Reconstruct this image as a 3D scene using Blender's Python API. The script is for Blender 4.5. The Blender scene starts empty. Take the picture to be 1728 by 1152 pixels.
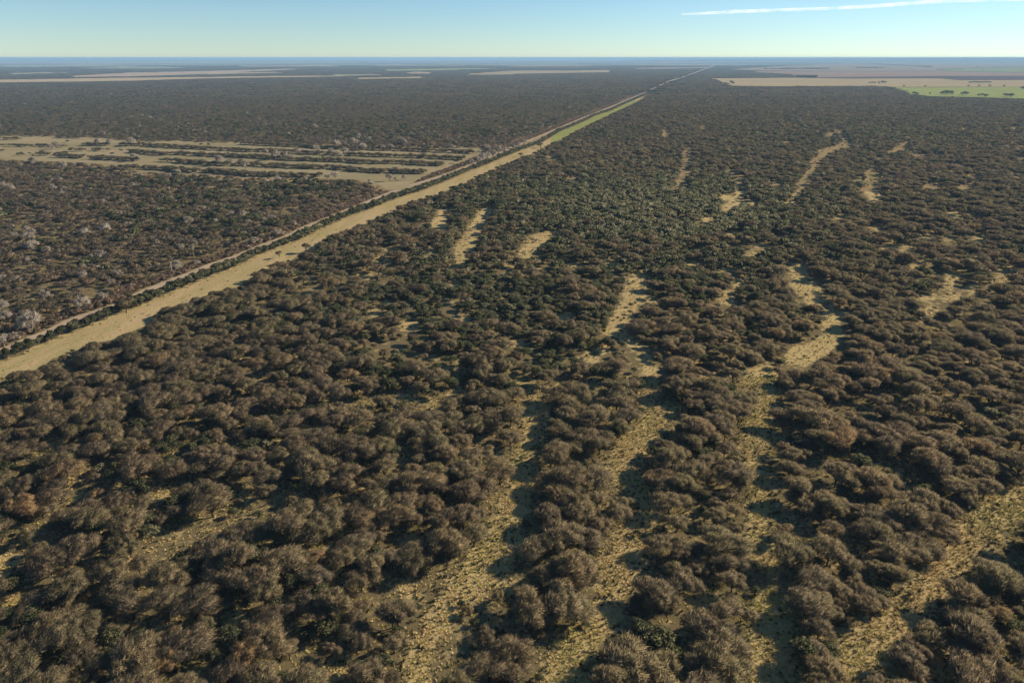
import bpy, math, random
import numpy as np
from mathutils import Vector

# ------------------------------------------------------------------ camera, sky, sun, exposure
scene = bpy.context.scene
W, Hpx, F = 1728.0, 1152.0, 1152.0          # photograph's pixel frame and focal length in its pixels
CAMZ = 100.0                                # the drone hovers 100 m up
PITCH = math.radians(22.557)                 # looking down by this much
RE = 3.0e7                                  # the plain falls away only slightly
SUN_AZ, SUN_EL = math.radians(68.0), math.radians(26.0)   # clockwise from +Y (view direction)

cam_data = bpy.data.cameras.new('camera')
cam_data.sensor_fit = 'HORIZONTAL'; cam_data.sensor_width = 36.0; cam_data.lens = 24.0
cam_data.clip_start = 1.0; cam_data.clip_end = 300000.0
cam = bpy.data.objects.new('camera', cam_data)
scene.collection.objects.link(cam)
cam.location = (0, 0, CAMZ); cam.rotation_euler = (math.pi / 2 - PITCH, 0, 0)
scene.camera = cam

world = bpy.data.worlds.new('World'); scene.world = world; world.use_nodes = True
wn = world.node_tree.nodes; wl = world.node_tree.links; wn.clear()
w_out = wn.new('ShaderNodeOutputWorld'); w_bg = wn.new('ShaderNodeBackground')
w_sky = wn.new('ShaderNodeTexSky'); w_sky.sky_type = 'NISHITA'; w_sky.sun_disc = False
w_sky.sun_elevation = SUN_EL; w_sky.sun_rotation = SUN_AZ
w_sky.air_density = 0.8; w_sky.dust_density = 0.0; w_sky.ozone_density = 4.0; w_sky.altitude = 0
w_tint = wn.new('ShaderNodeMix'); w_tint.data_type = 'RGBA'; w_tint.blend_type = 'MULTIPLY'
w_tint.inputs[0].default_value = 1.0; w_tint.inputs[7].default_value = (0.90, 0.985, 0.985, 1)
wl.new(w_sky.outputs[0], w_tint.inputs[6]); wl.new(w_tint.outputs[2], w_bg.inputs[0])
w_bg.inputs[1].default_value = 0.076
wl.new(w_bg.outputs[0], w_out.inputs[0])

sun_data = bpy.data.lights.new('sun', 'SUN'); sun_data.energy = 5.0
sun_data.angle = math.radians(0.53); sun_data.color = (1.0, 0.86, 0.66)
sun = bpy.data.objects.new('sun', sun_data); scene.collection.objects.link(sun)
sdir = Vector((math.sin(SUN_AZ) * math.cos(SUN_EL), math.cos(SUN_AZ) * math.cos(SUN_EL), math.sin(SUN_EL)))
sun.rotation_euler = sdir.to_track_quat('Z', 'Y').to_euler()
sun.location = sdir * 500

scene.view_settings.view_transform = 'Standard'; scene.view_settings.look = 'None'
scene.view_settings.exposure = 0.68; scene.view_settings.gamma = 1.0
scene.view_settings.use_curve_mapping = False
scene.render.engine = 'CYCLES'
cy = scene.cycles
cy.max_bounces = 4; cy.diffuse_bounces = 2; cy.glossy_bounces = 1; cy.transmission_bounces = 2
cy.transparent_max_bounces = 6; cy.volume_bounces = 0
cy.use_adaptive_sampling = True; cy.adaptive_threshold = 0.02
cy.use_denoising = True
cy.caustics_reflective = False; cy.caustics_refractive = False

rng = np.random.default_rng(7)
random.seed(7)
sp, cp = math.sin(PITCH), math.cos(PITCH)

# ------------------------------------------------------------------ place <-> picture geometry
def zc(x, y):
    return -(np.asarray(x, float) ** 2 + np.asarray(y, float) ** 2) / (2 * RE)

def ground_at(px, py):
    """the spot on the (curved) ground that the photograph shows at a pixel"""
    px = np.asarray(px, float); py = np.asarray(py, float)
    u = (px - W / 2) / F; v = (Hpx / 2 - py) / F
    dx, dy, dz = u, cp + v * sp, -sp + v * cp
    c2 = (dx * dx + dy * dy) / (2 * RE)
    disc = dz * dz - 4 * c2 * CAMZ
    s = np.sqrt(np.maximum(disc, 0))
    t = np.where(dz < 0, (-dz - s) / (2 * c2), 5.0e4)
    t = np.minimum(t, 4.0e4)
    return np.stack([t * dx, t * dy], -1)

def project(x, y, z):
    x = np.asarray(x, float); y = np.asarray(y, float); z = np.asarray(z, float) - CAMZ
    depth = y * cp - z * sp
    up = y * sp + z * cp
    depth = np.where(depth < 1, 1, depth)
    return W / 2 + F * x / depth, Hpx / 2 - F * up / depth, depth

# ------------------------------------------------------------------ where the ground lies open (surveyed from the photograph)
BREAK_TOP = [(-260,722),(0,613.6),(43,597),(69,584),(111,568),(153,551),(187,536),(226,521.6),(266,505),(300,491),(335,477),(373,461.5),
    (404,450),(434,434),(461,423),(487,413),(517,402),(543,388.5),(571,374.7),(600,362.5),(638,349),(675,334),(711,323),(753,307),
    (787,292),(824,278),(857,264),(886,252),(911,243.5),(928,234),(947,222),(970,213),(994,202),(1008,195),(1033,187),(1053,177),(1071,169),(1089,161)]
BREAK_BOT = [(-260,740),(0,627),(16,625),(70,612),(83,598),(132,581),(174,567),(196,572),(222,551),(248,541),(271,520),(300,515),(342,493),(375,484),
    (411,474),(425,460),(449,447.6),(474,440),(493,435),(505,421),(526,418),(541,402),(566,394),(585,387),(600,381),(626,368),(659,354.5),
    (694,339),(727,328.5),(753,320),(768,313),(801,299),(812,293),(845,278),(871,268),(900,256),(929,243),(949,233),(970,221),(990,212),
    (1008,203),(1037,189),(1053,182.5),(1071,173),(1091,163)]
ROAD = [(-260,700),(0,592),(52,570),(75,562),(104,547),(128,537),(182,520),(217,503),(243,491),(300,469.5),(352,448),(397,433),(416,425),(456,409),
    (482,400.5),(496,392),(517,382),(543,372.5),(581,356.4),(612,344),(643,331),(687,315),(730,302),(768,289),(806,273),(860,250),(906,232),(951.5,213),
    (985,199),(1000,193),(1037,178),(1051,172),(1089,156),(1110,146),(1132,136),(1148,132),(1170,124),(1184,119),(1209,109.5)]
TRACKS = {
 'first': [(690,1200,20),(700,1150,18),(722,1075,12),(748,1040,15),(770,1005,19),(800,975,29),(830,945,31),(853,915,25),(850,890,18),(862,862,23),
           (880,835,15),(880,808,19),(878,775,10),(888,745,13),(905,720,13),(902,693,22),(904,668,10)],
 'second': [(930,1220,40),(955,1150,33),(962,1099,31),(1017,1047,23),(1037,1002,20),(1041,960,25),(1065,919,23),(1093,877,17),(1092,850,12),(1085,822,10),
           (1051,800,20),(1056,765,20),(1086,733,18),(1114,702,15),(1138,696,7)],
 'second_b': [(1093,688,7),(1100,650,12),(1093,615,9)],
 'second_c': [(1032,560,8),(1044,546,13),(1062,515,12),(1072,487,14),(1079,472,14)],
 'third': [(1302,1200,40),(1304,1150,37),(1305,1082,34),(1304,1030,30)],
 'third_b': [(1312,964,9),(1290,940,8),(1277,919,15),(1281,877,14),(1284,838,16),(1284,818,18),(1266,792,8),(1272,765,14),(1277,750,20),(1280,720,18),(1290,689,9),(1299,666,14)],
 'third_c': [(1260,645,10),(1276,638,20),(1296,632,14)],
 'third_d': [(1335,606,10),(1350,601,16),(1392,584,13),(1406,560,12),(1404,549,12),(1395,539,7),(1402,525,7)],
 'third_e': [(1374,501,14),(1350,476,14),(1350,455,10),(1338,448,7)],
 'right': [(1370,1210,28),(1418,1150,24),(1455,1100,36),(1500,1078,34),(1530,1035,28),(1550,1010,24),(1590,970,22),(1625,930,17),(1655,890,27),(1690,862,30),(1760,832,32),(1900,775,30)],
 'r1': [(1416,220,1.6),(1430,243,3),(1392,255,2.6),(1376,278,3.2),(1357,309,4),(1340,330,1.5)], 'r2': [(1478,285,4),(1472,300,6),(1470,318,8),(1477,335,7)],
 'c1': [(1165,248,1.5),(1159,262,2.6),(1157,292,3.2),(1149,309,2.6),(1138,322,1.5)], 'c2': [(1235,285,1.6),(1246,302,3.2),(1250,323,3.2),(1242,340,4),(1220,353,1.6)],
 'r3': [(1505,256,2),(1524,247,4),(1530,240,2)], 'link': [(1093,615,5),(1078,588,4),(1050,566,4),(1034,558,5)],
 'up1': [(777,436,7),(781,422,10),(793,405,10),(800,387,8),(809,371,7),(823,353,8)],
 'up2': [(885,429,8),(899,412,10),(918,398,7),(941,392,4)],
}
PATCHES = [(617,466,12,4),(649,441,11,4.5),(661,419,10,3),(705,401,8,3),(742,378,10,9),(749,360,7,6),(779,447,10,2),(971,446,8,2.5),(691,551,14,6),(652,513,7,3),
 (1524,248,6,4.5),(1546,260,8,2.5),(1430,243,4,6),(1392,255,9,3.5),(1376,278,6,7),(1357,309,7,5),(1472,298,6,11),(1470,318,9,5),(1475,333,8,5),(1572,314,6,4),
 (1631,316,8,5),(1723,267,5,2.5),(1246,302,6,6),(1250,323,6,6),(1242,340,8,5),(1225,351,6,3.5),(1157,292,5,7),(1149,309,5,5),(1159,260,3.5,6),(1416,220,5,2),
 (1236,394,9,3),(1498,414,12,4.5),(1564,440,9,4.5),(1545,448,4,4),(1607,464,9,7),(1604,483,9,5),(1555,502,10,4),(1607,501,15,4),(1668,503,5,3),(1666,520,8,2),
 (128,837,18,6),(14,950,28,8),(17,1014,18,7),(278,835,9,8),(94,747,14,7),(865,990,22,5),(965,300,7,3),(932,266,6,3),(1125,225,4,5),(1590,1130,30,8),
 (1190,1010,22,6),(400,1048,14,5),(560,965,16,6),(570,1130,24,8),(690,990,16,8),(1170,775,10,4),(1190,640,8,3),(1225,455,16,2.5),(700,905,14,5),(880,640,22,4)]
# darker breaks in the canopy of the left-hand wood (thin sparse lines)
GAPS = [[(70,628,7),(230,634,7),(380,632,6),(470,655,7),(590,690,8)], [(0,690,7),(80,700,8),(150,705,6)], [(0,815,8),(175,822,9),(430,818,9),(590,834,9)],
 [(0,940,9),(175,930,10),(310,924,10),(520,940,10)], [(40,1035,11),(280,1052,12),(417,1086,13),(590,1055,12),(690,1030,8)],[(300,770,6),(560,740,7),(640,760,8)],
 [(560,560,4),(640,600,5),(760,612,5),(850,600,4)],[(1150,860,8),(1190,930,8),(1200,1000,8)],[(1420,690,5),(1560,700,5),(1728,690,5)],[(1380,960,8),(1500,930,8)],
 [(1330,590,4),(1500,610,5),(1700,600,5)],[(700,470,3),(900,465,3),(1000,455,3)]]
CLEARING = [(-200,224),(40,230),(104,231),(156,232),(200,236),(243,240),(300,238),(349,241),(401,240),(454,242),(513,244),(595,248),(664,249),(734,250.5),(786,249.5),
    (818,250.5),(812,258),(790,268),(770,276),(752,284),(728,291),(716,297),(706,303),(690,310),(694,320),(650,321),(640,312),(600,303),(540,301.5),(502,301),(401,297),(311,293),(295,291.5),
    (220,290),(226,281.5),(174,276.6),(139,275),(87,273),(35,270.6),(0,268),(-200,262)]
ROWS = [
 [(408,243.6),(497,248),(570,252),(664,254),(751,257.5),(800,259)],
 [(144,246),(236,246),(295,250),(327,251.5),(412,256),(462,256.7),(523,260),(595,263),(647,264.5),(725,267),(782,270)],
 [(224,257.5),(260,262),(311,261),(349,263.6),(388,265),(436,267),(488,270.6),(575,273),(612,276),(673,276),(692,277.5),(749,280)],
 [(97,265),(156,268),(191,270),(243,272),(295,275),(323,276),(363,279),(428,280),(471,282.7),(558,285),(621,290.5),(664,292),(716,293)],
 [(-60,236.5),(0,236),(33,237)], [(-40,247),(60,248),(110,249)], [(30,262),(70,262.5),(120,262)], [(110,256),(160,255),(210,256.5)], [(96,232.6),(135,233.4)],
 [(205,284.5),(278,287),(322,290.5),(375,292),(419,296.6),(480,297.5),(540,299)]]
ROW_DENS = [1.6, 1.6, 1.7, 1.7, 1.0, 0.5, 0.5, 0.5, 1.2, 1.6]

PADX, PADT, PADB = 420, 0, 160
MH, MW = int(Hpx) + PADB, int(W) + 2 * PADX
yy, xx = np.mgrid[0:MH, 0:MW].astype(np.float32); xx -= PADX
def blank(): return np.zeros((MH, MW), bool)
def paint_poly(mask, pts):
    pts = np.asarray(pts, float)
    x0 = max(0, int(pts[:,0].min()) + PADX - 2); x1 = min(MW, int(pts[:,0].max()) + PADX + 3)
    y0 = max(0, int(pts[:,1].min()) - 2); y1 = min(MH, int(pts[:,1].max()) + 3)
    X, Y = xx[y0:y1, x0:x1], yy[y0:y1, x0:x1]
    ins = np.zeros(X.shape, bool); n = len(pts)
    for i in range(n):
        ax, ay = pts[i]; bx, by = pts[(i + 1) % n]
        if ay == by: continue
        ins ^= ((ay > Y) != (by > Y)) & (X < (bx - ax) * (Y - ay) / (by - ay) + ax)
    mask[y0:y1, x0:x1] |= ins
def paint_line(mask, pts, squash=1.0):
    for (ax, ay, ar), (bx, by, br) in zip(pts[:-1], pts[1:]):
        r = max(ar, br)
        x0 = max(0, int(min(ax, bx) - r) + PADX - 2); x1 = min(MW, int(max(ax, bx) + r) + PADX + 3)
        y0 = max(0, int(min(ay, by) - r) - 2); y1 = min(MH, int(max(ay, by) + r) + 3)
        if x1 <= x0 or y1 <= y0: continue
        X, Y = xx[y0:y1, x0:x1], yy[y0:y1, x0:x1]
        dx, dy = bx - ax, by - ay
        t = np.clip(((X - ax) * dx + (Y - ay) * dy) / (dx * dx + dy * dy + 1e-9), 0, 1)
        d = np.hypot(X - ax - t * dx, (Y - ay - t * dy) * squash)
        mask[y0:y1, x0:x1] |= d < ar + t * (br - ar)
def paint_ell(mask, cx, cy, rx, ry):
    mask |= ((xx - cx) / rx) ** 2 + ((yy - cy) / ry) ** 2 < 1
def look(mask, px, py):
    ix = np.rint(px).astype(int) + PADX; iy = np.rint(py).astype(int)
    ok = (ix >= 0) & (ix < MW) & (iy >= 0) & (iy < MH)
    return ok & mask[np.clip(iy, 0, MH - 1), np.clip(ix, 0, MW - 1)]

FIELDS = {  # name, outline in the photograph, colour
 'stubble_field': ([(1163,133.2),(1208,132.8),(1330,131.6),(1428,133.3),(1584,133),(1619,136),(1760,135.5),(1760,147),(1503,147.2),(1494,146),(1428,145.5),(1302,146.3),(1236,145.2),(1225,142.5),(1208,134)], (0.35,0.275,0.155)),
 'green_crop_field': ([(1503,147.8),(1760,147.4),(1760,168),(1728,167),(1641,164.4),(1584,163.3),(1546,162),(1522,156.5)], (0.25,0.275,0.085)),
 'ploughed_field': ([(1330,131.9),(1428,131),(1584,129.3),(1760,128.8),(1760,135.3),(1619,135.8),(1586,132.8),(1428,133.1)], (0.10,0.075,0.07)),
 'fallow_field': ([(1250,122.5),(1284,120.5),(1428,121),(1600,120.7),(1660,122),(1760,123.6),(1760,128.6),(1584,129),(1428,130.7),(1340,131.4),(1332,125.5),(1290,123.2)], (0.27,0.19,0.14)),
 'pasture_field': ([(1229,117.2),(1260,115),(1320,112),(1428,107.2),(1760,104.5),(1760,112.5),(1680,114),(1580,117),(1600,120.3),(1428,120.6),(1284,119.6)], (0.27,0.215,0.15)),
 'young_crop_field': ([(1582,117.2),(1680,114.3),(1760,112.9),(1760,123.2),(1660,121.6),(1602,120.3)], (0.22,0.24,0.10)),
 'straw_field': ([(-60,135),(0,135),(200,131.8),(330,130.5),(467,128.6),(580,128),(580,129.6),(467,131),(333,133.2),(233,136.5),(100,138.6),(0,139.6),(-60,140)], (0.38,0.295,0.18)),
 'dry_field': ([(217,123),(350,120.2),(420,118.2),(508,115.8),(500,117.6),(430,121),(360,125.2),(220,129.5),(100,130.8),(120,128.5)], (0.36,0.27,0.19)),
 'grey_field': ([(127,116),(217,112),(300,113.3),(320,115),(253,116.6)], (0.22,0.21,0.14)),
 'tan_field': ([(596,131.8),(726,129.4),(709,132.3),(596,134.2)], (0.36,0.285,0.16)),
 'green_field': ([(646,117.5),(793,115),(843,116),(743,119.2),(649,120.3)], (0.23,0.26,0.11)),
 'bare_field': ([(676,125),(696,121.2),(739,122.3),(726,124.8)], (0.34,0.26,0.18)),
 'mown_field': ([(786,125.3),(859,119.8),(1033,118.6),(1031,122.4),(876,124.8),(863,126.2),(789,126.8)], (0.33,0.26,0.15)),
 'pale_strip_field': ([(1069,115.3),(1200,113.6),(1196,114.9),(1126,116.4),(1069,116.6)], (0.34,0.27,0.2)),
 'far_strip_field': ([(1106,105),(1190,103.8),(1190,107),(1100,108.4)], (0.26,0.23,0.17)),
 'horizon_strip_field': ([(-40,106.4),(300,105.4),(600,105.8),(600,107.3),(300,107.4),(-40,108.4)], (0.28,0.24,0.17)),
 'olive_strip_field': ([(0,111.6),(120,111),(240,111.2),(230,112.6),(100,113),(0,113.2)], (0.26,0.25,0.13)),
 'straw_strip_field': ([(380,111.3),(560,110.8),(575,112),(430,113)], (0.38,0.31,0.17)),
 'sage_strip_field': ([(620,110.2),(800,109.8),(780,111.2),(640,111.6)], (0.25,0.26,0.16)),
 'wheat_strip_field': ([(850,111.6),(1010,111),(1000,112.3),(870,112.8)], (0.36,0.30,0.18)),
 'sand_strip_field': ([(330,124.2),(470,121.8),(485,123),(350,126)], (0.36,0.29,0.18)),
 'scrub_strip_field': ([(10,123.8),(110,121.8),(120,123.4),(20,126)], (0.30,0.26,0.16)),
 'meadow_field': ([(560,125.8),(640,125.6),(650,127.3),(560,129)], (0.26,0.23,0.15)),
}
_r = np.random.default_rng(77)
for _ in range(46):
    _x, _y = _r.uniform(1150, 1722), _r.uniform(205, 560)
    _s = (_y - 94) / 300; PATCHES.append((_x, _y, _r.uniform(4, 9) * _s + 1.5, _r.uniform(1.6, 4) * _s + 0.8))
for _ in range(26):
    _x, _y = _r.uniform(520, 1150), _r.uniform(420, 700)
    if _y > np.interp(_x, *np.array(BREAK_BOT, float).T) + 30:
        _s = (_y - 94) / 300; PATCHES.append((_x, _y, _r.uniform(4, 9) * _s, _r.uniform(1.6, 3.6) * _s))
open_near = blank()
paint_poly(open_near, BREAK_TOP + BREAK_BOT[::-1])
for pts in TRACKS.values(): paint_line(open_near, pts)
for p in PATCHES: paint_ell(open_near, p[0], p[1], p[2] * 1.15, p[3] * 1.2 + 0.6)
paint_poly(open_near, CLEARING)
road_mask = blank(); paint_line(road_mask, [(x, y, max(0.8, 0.0065 * (y - 94))) for x, y in ROAD], 1.0)
gap_mask = blank()
for pts in GAPS: paint_line(gap_mask, [(a, b_, c * 0.9) for a, b_, c in pts])
field_mask = blank()
for pts, c in FIELDS.values(): paint_poly(field_mask, pts)
closed = open_near | road_mask | field_mask

# ------------------------------------------------------------------ materials
def new_mat(name):
    m = bpy.data.materials.new(name); m.use_nodes = True
    m.node_tree.nodes.clear()
    out = m.node_tree.nodes.new('ShaderNodeOutputMaterial')
    return m, m.node_tree.nodes, m.node_tree.links, out
def ramp(n, stops, interp='LINEAR'):
    r = n.new('ShaderNodeValToRGB'); r.color_ramp.interpolation = interp
    e = r.color_ramp.elements
    while len(e) < len(stops): e.new(0.5)
    for i, (p, c) in enumerate(stops): e[i].position = p; e[i].color = (*c, 1)
    return r
def mixc(n, l, a, b, fac, mode='MIX'):
    m = n.new('ShaderNodeMix'); m.data_type = 'RGBA'; m.blend_type = mode
    for s, v in ((0, fac), (6, a), (7, b)):
        if hasattr(v, 'is_linked'): l.new(v, m.inputs[s])
        elif s == 0: m.inputs[0].default_value = v
        else: m.inputs[s].default_value = (*v, 1)
    return m.outputs[2]
def noise(n, l, vec, scale, detail=3, rough=0.55):
    t = n.new('ShaderNodeTexNoise'); t.inputs['Scale'].default_value = scale
    t.inputs['Detail'].default_value = detail; t.inputs['Roughness'].default_value = rough
    if vec is not None: l.new(vec, t.inputs['Vector'])
    return t
def mapr(n, l, v, a, b, c=0.0, d=1.0):
    m = n.new('ShaderNodeMapRange'); l.new(v, m.inputs[0])
    for i, x in enumerate((a, b, c, d)): m.inputs[i + 1].default_value = x
    return m.outputs[0]

def foliage_mat(name, stops, alt, alt_scale=0.012, island=0.35, trans=0.0):
    m, n, l, out = new_mat(name)
    oi = n.new('ShaderNodeObjectInfo'); g = n.new('ShaderNodeNewGeometry')
    base = ramp(n, stops); l.new(oi.outputs['Random'], base.inputs[0])
    nz = noise(n, l, oi.outputs['Location'], alt_scale, 2)
    col = mixc(n, l, base.outputs[0], alt, mapr(n, l, nz.outputs[0], 0.45, 0.70, 0, 0.7))
    br = mapr(n, l, g.outputs['Random Per Island'], 0, 1, 1 - island, 1 + island)
    vm = n.new('ShaderNodeVectorMath'); vm.operation = 'SCALE'; l.new(col, vm.inputs[0]); l.new(br, vm.inputs['Scale'])
    d = n.new('ShaderNodeBsdfDiffuse'); l.new(vm.outputs[0], d.inputs[0])
    if trans > 0:
        t = n.new('ShaderNodeBsdfTranslucent'); l.new(vm.outputs[0], t.inputs[0])
        mx = n.new('ShaderNodeMixShader'); mx.inputs[0].default_value = trans
        l.new(d.outputs[0], mx.inputs[1]); l.new(t.outputs[0], mx.inputs[2]); l.new(mx.outputs[0], out.inputs[0])
    else: l.new(d.outputs[0], out.inputs[0])
    return m
M = {}
M['twig'] = foliage_mat('bare_brown_twigs', [(0.0,(0.193,0.154,0.105)),(0.18,(0.303,0.234,0.147)),(0.36,(0.236,0.194,0.131)),(0.52,(0.334,0.265,0.156)),(0.68,(0.253,0.219,0.123)),(0.82,(0.303,0.249,0.152)),(0.95,(0.339,0.259,0.152)),(1.0,(0.408,0.279,0.149))], (0.248,0.219,0.124), 0.009, 0.35, 0.26)
M['twig_warm'] = foliage_mat('warm_brown_twigs', [(0.0,(0.186,0.152,0.112)),(0.25,(0.299,0.237,0.162)),(0.5,(0.242,0.201,0.147)),(0.75,(0.339,0.266,0.178)),(1.0,(0.395,0.289,0.178))], (0.265,0.227,0.150), 0.012, 0.35, 0.26)
M['evergreen'] = foliage_mat('evergreen_leaves', [(0.0,(0.066,0.077,0.041)),(0.5,(0.102,0.110,0.058)),(1.0,(0.142,0.142,0.072))], (0.120,0.120,0.072), 0.01, 0.45, 0.25)
M['olive'] = foliage_mat('grey_olive_leaves', [(0.0,(0.15,0.150,0.085)),(0.5,(0.20,0.198,0.115)),(1.0,(0.25,0.24,0.14))], (0.18,0.17,0.10), 0.01, 0.35, 0.25)
M['pale'] = foliage_mat('pale_grey_twigs', [(0.0,(0.444,0.378,0.305)),(0.5,(0.540,0.473,0.394)),(1.0,(0.637,0.568,0.475))], (0.483,0.398,0.314), 0.02, 0.25, 0.25)
M['rosy'] = foliage_mat('rosy_brown_brush', [(0.0,(0.26,0.18,0.13)),(0.5,(0.36,0.25,0.175)),(1.0,(0.46,0.35,0.25))], (0.3,0.23,0.15), 0.02, 0.35, 0.15)
M['straw'] = foliage_mat('straw_tussock', [(0.0,(0.532,0.387,0.170)),(0.4,(0.638,0.475,0.230)),(0.7,(0.458,0.387,0.130)),(1.0,(0.724,0.547,0.289))], (0.351,0.361,0.090), 0.03, 0.3, 0.25)
M['tuft'] = foliage_mat('dark_tuft', [(0.0,(0.07,0.07,0.03)),(1.0,(0.12,0.105,0.05))], (0.1,0.09,0.05), 0.03, 0.3, 0.1)
def bark_mat(name, a, b):
    m, n, l, out = new_mat(name)
    tc = n.new('ShaderNodeTexCoord'); nz = noise(n, l, tc.outputs['Object'], 3.0, 4)
    c = mixc(n, l, a, b, nz.outputs[0])
    p = n.new('ShaderNodeBsdfDiffuse'); l.new(c, p.inputs[0]); l.new(p.outputs[0], out.inputs[0]); return m
M['bark'] = bark_mat('dark_bark', (0.045,0.032,0.024), (0.11,0.082,0.062))
M['palebark'] = bark_mat('pale_bark', (0.20,0.17,0.145), (0.34,0.30,0.26))
M['wood'] = bark_mat('weathered_wood', (0.30,0.27,0.23), (0.50,0.46,0.40))
M['deadwood'] = bark_mat('dead_wood', (0.10,0.08,0.06), (0.36,0.31,0.25))

def ground_mat(survey):
    m, n, l, out = new_mat('wood_floor_soil' if survey else 'dry_grass_ground')
    tc = n.new('ShaderNodeTexCoord'); P = tc.outputs['Object']
    n1 = noise(n, l, P, 0.05, 4); n2 = noise(n, l, P, 0.45, 5, 0.65); n3 = noise(n, l, P, 2.2, 4, 0.7); n4 = noise(n, l, P, 0.012, 3)
    a = ramp(n, [(0.30,(0.18,0.130,0.070)),(0.48,(0.28,0.205,0.105)),(0.62,(0.35,0.265,0.135)),(0.8,(0.29,0.24,0.09))]); l.new(n2.outputs[0], a.inputs[0])
    b = mixc(n, l, a.outputs[0], (0.25,0.18,0.11), mapr(n, l, n1.outputs[0], 0.5, 0.68, 0, 0.75))
    c = mixc(n, l, b, (0.27,0.26,0.09), mapr(n, l, n4.outputs[0], 0.52, 0.68, 0, 0.45))
    d = mixc(n, l, c, (0.10,0.08,0.045), mapr(n, l, n3.outputs[0], 0.50, 0.66, 0, 0.7))
    if survey:      # leaf litter under the trees, straw on the open tracks
        at = n.new('ShaderNodeAttribute'); at.attribute_name = 'open'
        nr = noise(n, l, P, 0.35, 4, 0.6); sm = n.new('ShaderNodeMath'); sm.operation = 'ADD'; l.new(at.outputs['Fac'], sm.inputs[0])
        l.new(mapr(n, l, nr.outputs[0], 0.3, 0.7, -0.5, 0.75), sm.inputs[1])
        lit = mixc(n, l, (0.150,0.115,0.062), (0.120,0.118,0.052), n1.outputs[0])
        lit = mixc(n, l, lit, (0.17,0.12,0.07), mapr(n, l, n3.outputs[0], 0.4, 0.7))
        br_ = mixc(n, l, d, (0.52,0.40,0.18), 0.62)
        d = mixc(n, l, lit, br_, mapr(n, l, sm.outputs[0], 0.25, 0.75))
    # far beyond, the plain is wooded country broken by pasture
    ln = n.new('ShaderNodeVectorMath'); ln.operation = 'LENGTH'; l.new(P, ln.inputs[0])
    far = mapr(n, l, ln.outputs['Value'], 1300, 2300)
    mp = n.new('ShaderNodeMapping'); mp.inputs['Scale'].default_value = (0.00025, 0.00022, 1); l.new(P, mp.inputs[0])
    nf = noise(n, l, mp.outputs[0], 1.0, 4, 0.6)
    wood = ramp(n, [(0.0,(0.052,0.046,0.034)),(0.42,(0.07,0.065,0.045)),(0.48,(0.30,0.27,0.20)),(0.56,(0.16,0.18,0.11)),(0.60,(0.07,0.065,0.045)),(0.66,(0.34,0.30,0.23)),(0.9,(0.38,0.33,0.26))]); l.new(nf.outputs[0], wood.inputs[0])
    vfar = mapr(n, l, ln.outputs['Value'], 9000, 10000)
    farcol = mixc(n, l, (0.055,0.044,0.035), wood.outputs[0], vfar)
    col = mixc(n, l, d, farcol, far)
    bs = n.new('ShaderNodeBsdfDiffuse'); l.new(col, bs.inputs[0])
    bp = n.new('ShaderNodeBump'); bp.inputs['Strength'].default_value = 0.7; bp.inputs['Distance'].default_value = 0.22
    nb = noise(n, l, P, 3.2, 4, 0.7); l.new(nb.outputs[0], bp.inputs['Height']); l.new(bp.outputs[0], bs.inputs['Normal'])
    l.new(bs.outputs[0], out.inputs[0]); return m
M['ground'] = ground_mat(False); M['floor'] = ground_mat(True)
def sheet_mat(name, c0, c1, c2, s1=0.06, s2=0.6, bump=0.3, stretch=None, ruts=None):
    m, n, l, out = new_mat(name)
    tc = n.new('ShaderNodeTexCoord'); P = tc.outputs['Object']
    if stretch:
        mp = n.new('ShaderNodeMapping'); mp.inputs['Rotation'].default_value = (0, 0, stretch[0]); mp.inputs['Scale'].default_value = (1, stretch[1], 1) if stretch[1] < 1 else (1 / stretch[1], 1, 1)
        l.new(P, mp.inputs[0]); P2 = mp.outputs[0]
    else: P2 = P
    n1 = noise(n, l, P2, s1, 4); n2 = noise(n, l, P, s2, 5, 0.65)
    c = mixc(n, l, c0, c1, mapr(n, l, n1.outputs[0], 0.38, 0.62))
    c = mixc(n, l, c, c2, mapr(n, l, n2.outputs[0], 0.46, 0.68, 0, 0.7))
    if ruts:        # worn wheel lines along the strip
        at = n.new('ShaderNodeAttribute'); at.attribute_name = 'across'
        nw = noise(n, l, P, 0.03, 3); sh_ = n.new('ShaderNodeMath'); sh_.operation = 'MULTIPLY_ADD'; l.new(nw.outputs[0], sh_.inputs[0]); sh_.inputs[1].default_value = 0.12; l.new(at.outputs['Fac'], sh_.inputs[2])
        for pos in ruts[1]:
            df = n.new('ShaderNodeMath'); df.operation = 'SUBTRACT'; l.new(sh_.outputs[0], df.inputs[0]); df.inputs[1].default_value = pos
            ab = n.new('ShaderNodeMath'); ab.operation = 'ABSOLUTE'; l.new(df.outputs[0], ab.inputs[0])
            ml = n.new('ShaderNodeMath'); ml.operation = 'MULTIPLY'; l.new(mapr(n, l, ab.outputs[0], 0.0, ruts[2], 0.85, 0.0), ml.inputs[0]); l.new(mapr(n, l, n2.outputs[0], 0.35, 0.6), ml.inputs[1])
            c = mixc(n, l, c, ruts[0], ml.outputs[0])
    bs = n.new('ShaderNodeBsdfDiffuse'); l.new(c, bs.inputs[0])
    bp = n.new('ShaderNodeBump'); bp.inputs['Strength'].default_value = bump; bp.inputs['Distance'].default_value = 0.4
    l.new(n2.outputs[0], bp.inputs['Height']); l.new(bp.outputs[0], bs.inputs['Normal'])
    l.new(bs.outputs[0], out.inputs[0]); return m
STRIP_ROT = math.radians(16.0)
M['firebreak'] = sheet_mat('mown_dry_grass', (0.30,0.255,0.11), (0.42,0.315,0.165), (0.24,0.20,0.085), 0.11, 0.9, 0.5, (STRIP_ROT, 0.15), ((0.42,0.28,0.17), (0.20, 0.33, 0.72), 0.07))
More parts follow.
